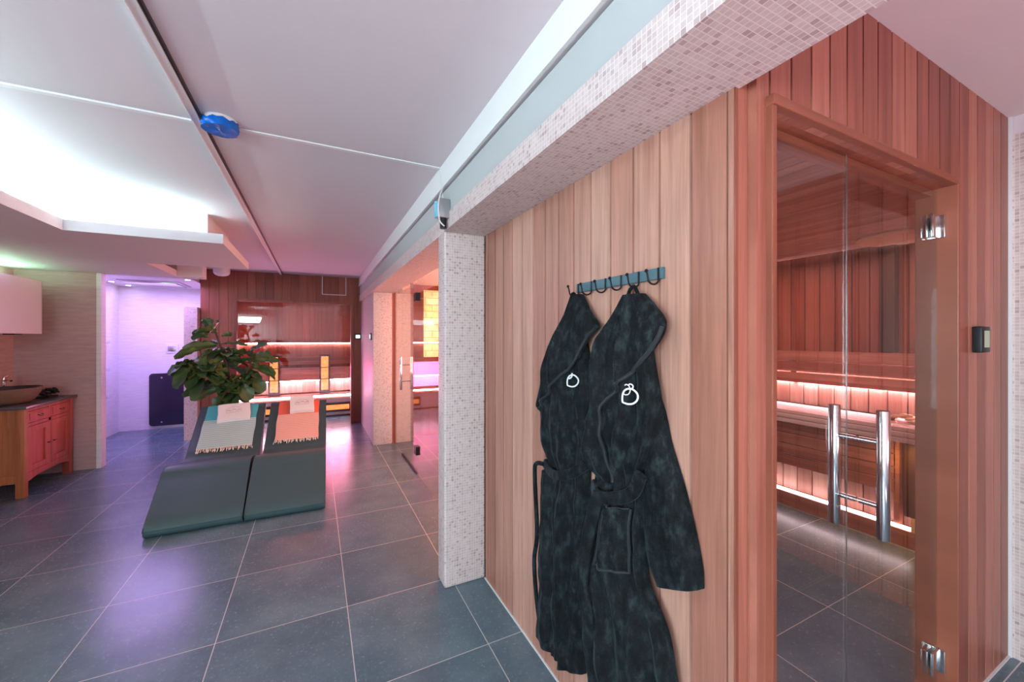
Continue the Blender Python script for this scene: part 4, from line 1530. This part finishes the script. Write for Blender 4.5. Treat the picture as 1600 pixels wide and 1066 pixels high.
obj('glass', bm, 'dark_glass', hp)
for (x, z) in ((-2.26, 0.84), (-1.93, 0.84), (-2.26, 0.11), (-1.93, 0.11)):
    bm = BM()
    add_tube(bm, [(x, 8.399, z), (x, 8.358, z)], 0.013, 14)
    obj('fixing', bm, 'chrome', hp, smooth=True)
place(hp)

# ================================================================== INFRARED CABIN INTERIOR
cb = thing('cabin_lower_bench', 'white-fronted lower bench with a lit edge inside the infrared cabin', 'bench', (-0.35, 8.5, 0))
box('base', -1.49, 0.79, 8.22, 8.75, 0.02, 0.35, 'white_gloss', cb)
box('plinth', -1.49, 0.79, 8.21, 8.22, 0.0, 0.03, 'black', cb)
box('seat', -1.49, 0.79, 8.18, 8.76, 0.35, 0.395, 'bench_x', cb, 0.005)
box('led_strip', -1.48, 0.78, 8.16, 8.18, 0.395, 0.42, 'led_violet', cb)
place(cb)
ub = thing('cabin_upper_bench', 'dark cedar upper bench lit from below inside the infrared cabin', 'bench', (-0.35, 9.05, 0.6))
bm = BM()
for k in range(3):
    add_box(bm, -1.49, 0.79, 8.76, 8.785, 0.655 + k * 0.07, 0.655 + k * 0.07 + 0.062, 0.004)
obj('front_slats', bm, 'bench_x', ub)
for k in range(5):
    box('seat_slat', -1.49, 0.79, 8.785 + k * 0.112, 8.785 + k * 0.112 + 0.10, 0.845, 0.87, 'bench_x', ub)
bm = BM()
add_boards(bm, 'x', 8.90, 1, [(-1.49, 0.79, 0.40, 0.64)], 0.12, 0.0, 0.003, 0.005)
obj('kick_panel', bm, 'wood_kick', ub)
box('led_strip', -1.48, 0.78, 8.80, 8.82, 0.640, 0.652, 'led_violet', ub)
cr = box('backrest', -1.49, 0.79, 9.29, 9.349, 1.385, 1.405, 'bench_x', ub)
box('led_strip', -1.48, 0.78, 9.325, 9.34, 1.37, 1.385, 'led_violet', cr)
bm = BM()
for k in range(2):
    add_box(bm, -1.49, 0.79, 9.31, 9.335, 0.93 + k * 0.085, 0.93 + k * 0.085 + 0.075, 0.004)
obj('slats', bm, 'bench_x', cr)
place(ub)


def heater(label, x, y, z0, z1, wx, n_, horizontal=False):
    o = thing('infrared_heater', label, 'heater', (x, y, z0), 0, 'infrared heaters')
    hgt = z1 - z0
    bm = BM()
    add_box(bm, -wx / 2 - 0.03, wx / 2 + 0.03, 0.0, 0.05, 0, hgt, 0.004)
    obj('housing', bm, 'heater_metal', o)
    if horizontal:
        box('glow_tube', -wx / 2, wx / 2, -0.012, 0.0, 0.045, hgt - 0.045, 'heater_glow', o, 0.004)
    else:
        seg = (hgt - 0.08) / n_
        for k in range(n_):
            box('glow_tube', -wx / 2, wx / 2, -0.012, 0.0, 0.05 + k * seg + 0.012, 0.05 + (k + 1) * seg - 0.004, 'heater_glow', o, 0.004)
        bm = BM()
        for q in (-0.33, 0.33):
            add_tube(bm, [(q * wx, -0.02, 0.05), (q * wx, -0.02, hgt - 0.04)], 0.002, 6)
        obj('guard_wire', bm, 'steel', o)
    return o


heater('tall glowing orange heater in the left half of the cabin window', -0.70, 8.66, 0.40, 1.16, 0.13, 3)
heater('tall glowing orange heater in the right half of the cabin window', 0.165, 8.66, 0.40, 1.16, 0.13, 3)
heater('low horizontal glowing heater at the right of the lower cabin bench', 0.33, 8.165, 0.09, 0.27, 0.50, 1, True)
heater('low horizontal glowing heater seen in the gap between the loungers', -0.78, 8.165, 0.09, 0.27, 0.50, 1, True)

# ================================================================== SMALL WALL AND CEILING FITTINGS
for i, (nm, lab) in enumerate((('wall_thermostat', 'small square lit thermostat on the cedar wall beside the cabin window'),
                               ('wall_thermostat', 'small square lit thermostat on the mosaic side wall'))):
    if i == 0:
        th = thing(nm, lab, 'thermostat', (0.665, 7.395, 1.515), 0, 'thermostats by the infrared cabin')
    else:
        th = thing(nm, lab, 'thermostat', (0.718, 5.98, 1.515), R(-90), 'thermostats by the infrared cabin')
    sc_ = 1.0 if i == 0 else 0.9
    box('housing', -0.055 * sc_, 0.055 * sc_, -0.016, 0.0, -0.05, 0.05, 'black', th, 0.004)
    box('display', -0.035 * sc_, 0.035 * sc_, -0.019, -0.016, -0.028, 0.028, 'screen', th)
sd = thing('smoke_detector', 'ceiling smoke detector half covered in crumpled blue tape', 'smoke detector', (-0.405, 2.30, H))
bm = BM()
add_lathe(bm, [(0, 0.0), (0.068, 0.0), (0.070, -0.012), (0.060, -0.030), (0.0, -0.034)], 0, 0, 0, 32)
obj('base', bm, 'white_gloss', sd, smooth=True)
bm = BM()
n_ = 44
rows = []
for i in range(9):
    row = []
    for k in range(n_):
        a = 2 * pi * k / n_
        top_gap = 0.010 + 0.018 * max(0, noise.noise(Vector((cos(a) * 2.2, sin(a) * 2.2, 4.0))) + 0.25 * (1 if sin(a) < -0.3 else -0.2))
        z = -top_gap - (0.052 - top_gap) * min(1, i / 5)
        r_ = 0.073 + 0.008 * noise.noise(Vector((cos(a) * 4, sin(a) * 4, i * 0.5)))
        if i > 5:
            r_ *= 1 - (i - 5) / 3.0 * 0.999
            z -= 0.004 * noise.noise(Vector((cos(a) * 3, sin(a) * 3, i)))
        row.append(bm.verts.new((cos(a) * r_, sin(a) * r_, z)))
    rows.append(row)
for A, Bq in zip(rows, rows[1:]):
    for k in range(n_):
        bm.faces.new((A[k], A[(k + 1) % n_], Bq[(k + 1) % n_], Bq[k]))
obj('blue_tape_cover', bm, 'blue_tape', sd, smooth=True)
bm = BM()
add_lathe(bm, [(0, 0.0), (0.10, 0.0), (0.10, -0.10), (0.098, -0.12), (0.08, -0.145), (0.045, -0.160), (0, -0.165)], -1.20, 6.9, H, 32)
tag(obj('ceiling_speaker', bm, 'white_gloss', smooth=True), 'round white dome on the ceiling in front of the cabin wall', 'ceiling fitting')

sp = thing('junction_box', 'small grey box with blue tape and a black socket on the beam above the pillar', 'junction box', (0.66, 2.22, 2.22))
box('housing', 0.630, 0.697, 2.19, 2.255, 2.19, 2.30, 'steel', sp, 0.006)
bm = BM()
add_box(bm, 0.622, 0.690, 2.256, 2.268, 2.20, 2.30, 0.004)
add_box(bm, 0.624, 0.632, 2.225, 2.26, 2.20, 2.29, 0.003)
obj('tape', bm, 'pale_tape', sp)
bm = BM()
add_tube(bm, [(0.662, 2.222, 2.19), (0.662, 2.222, 2.135)], 0.019, 20)
obj('socket', bm, 'black', sp, smooth=True)
bm = BM()
add_tube(bm, smooth_path([(0.680, 2.26, 2.40), (0.640, 2.20, 2.325), (0.622, 2.18, 2.25), (0.630, 2.185, 2.17), (0.66, 2.19, 2.14)], 6), 0.004, 8)
add_tube(bm, [(0.677, 2.345, 2.53), (0.677, 2.30, 2.40), (0.677, 2.27, 2.31)], 0.0015, 6)
obj('cable', bm, 'white_paint', sp, smooth=True)
place(sp)
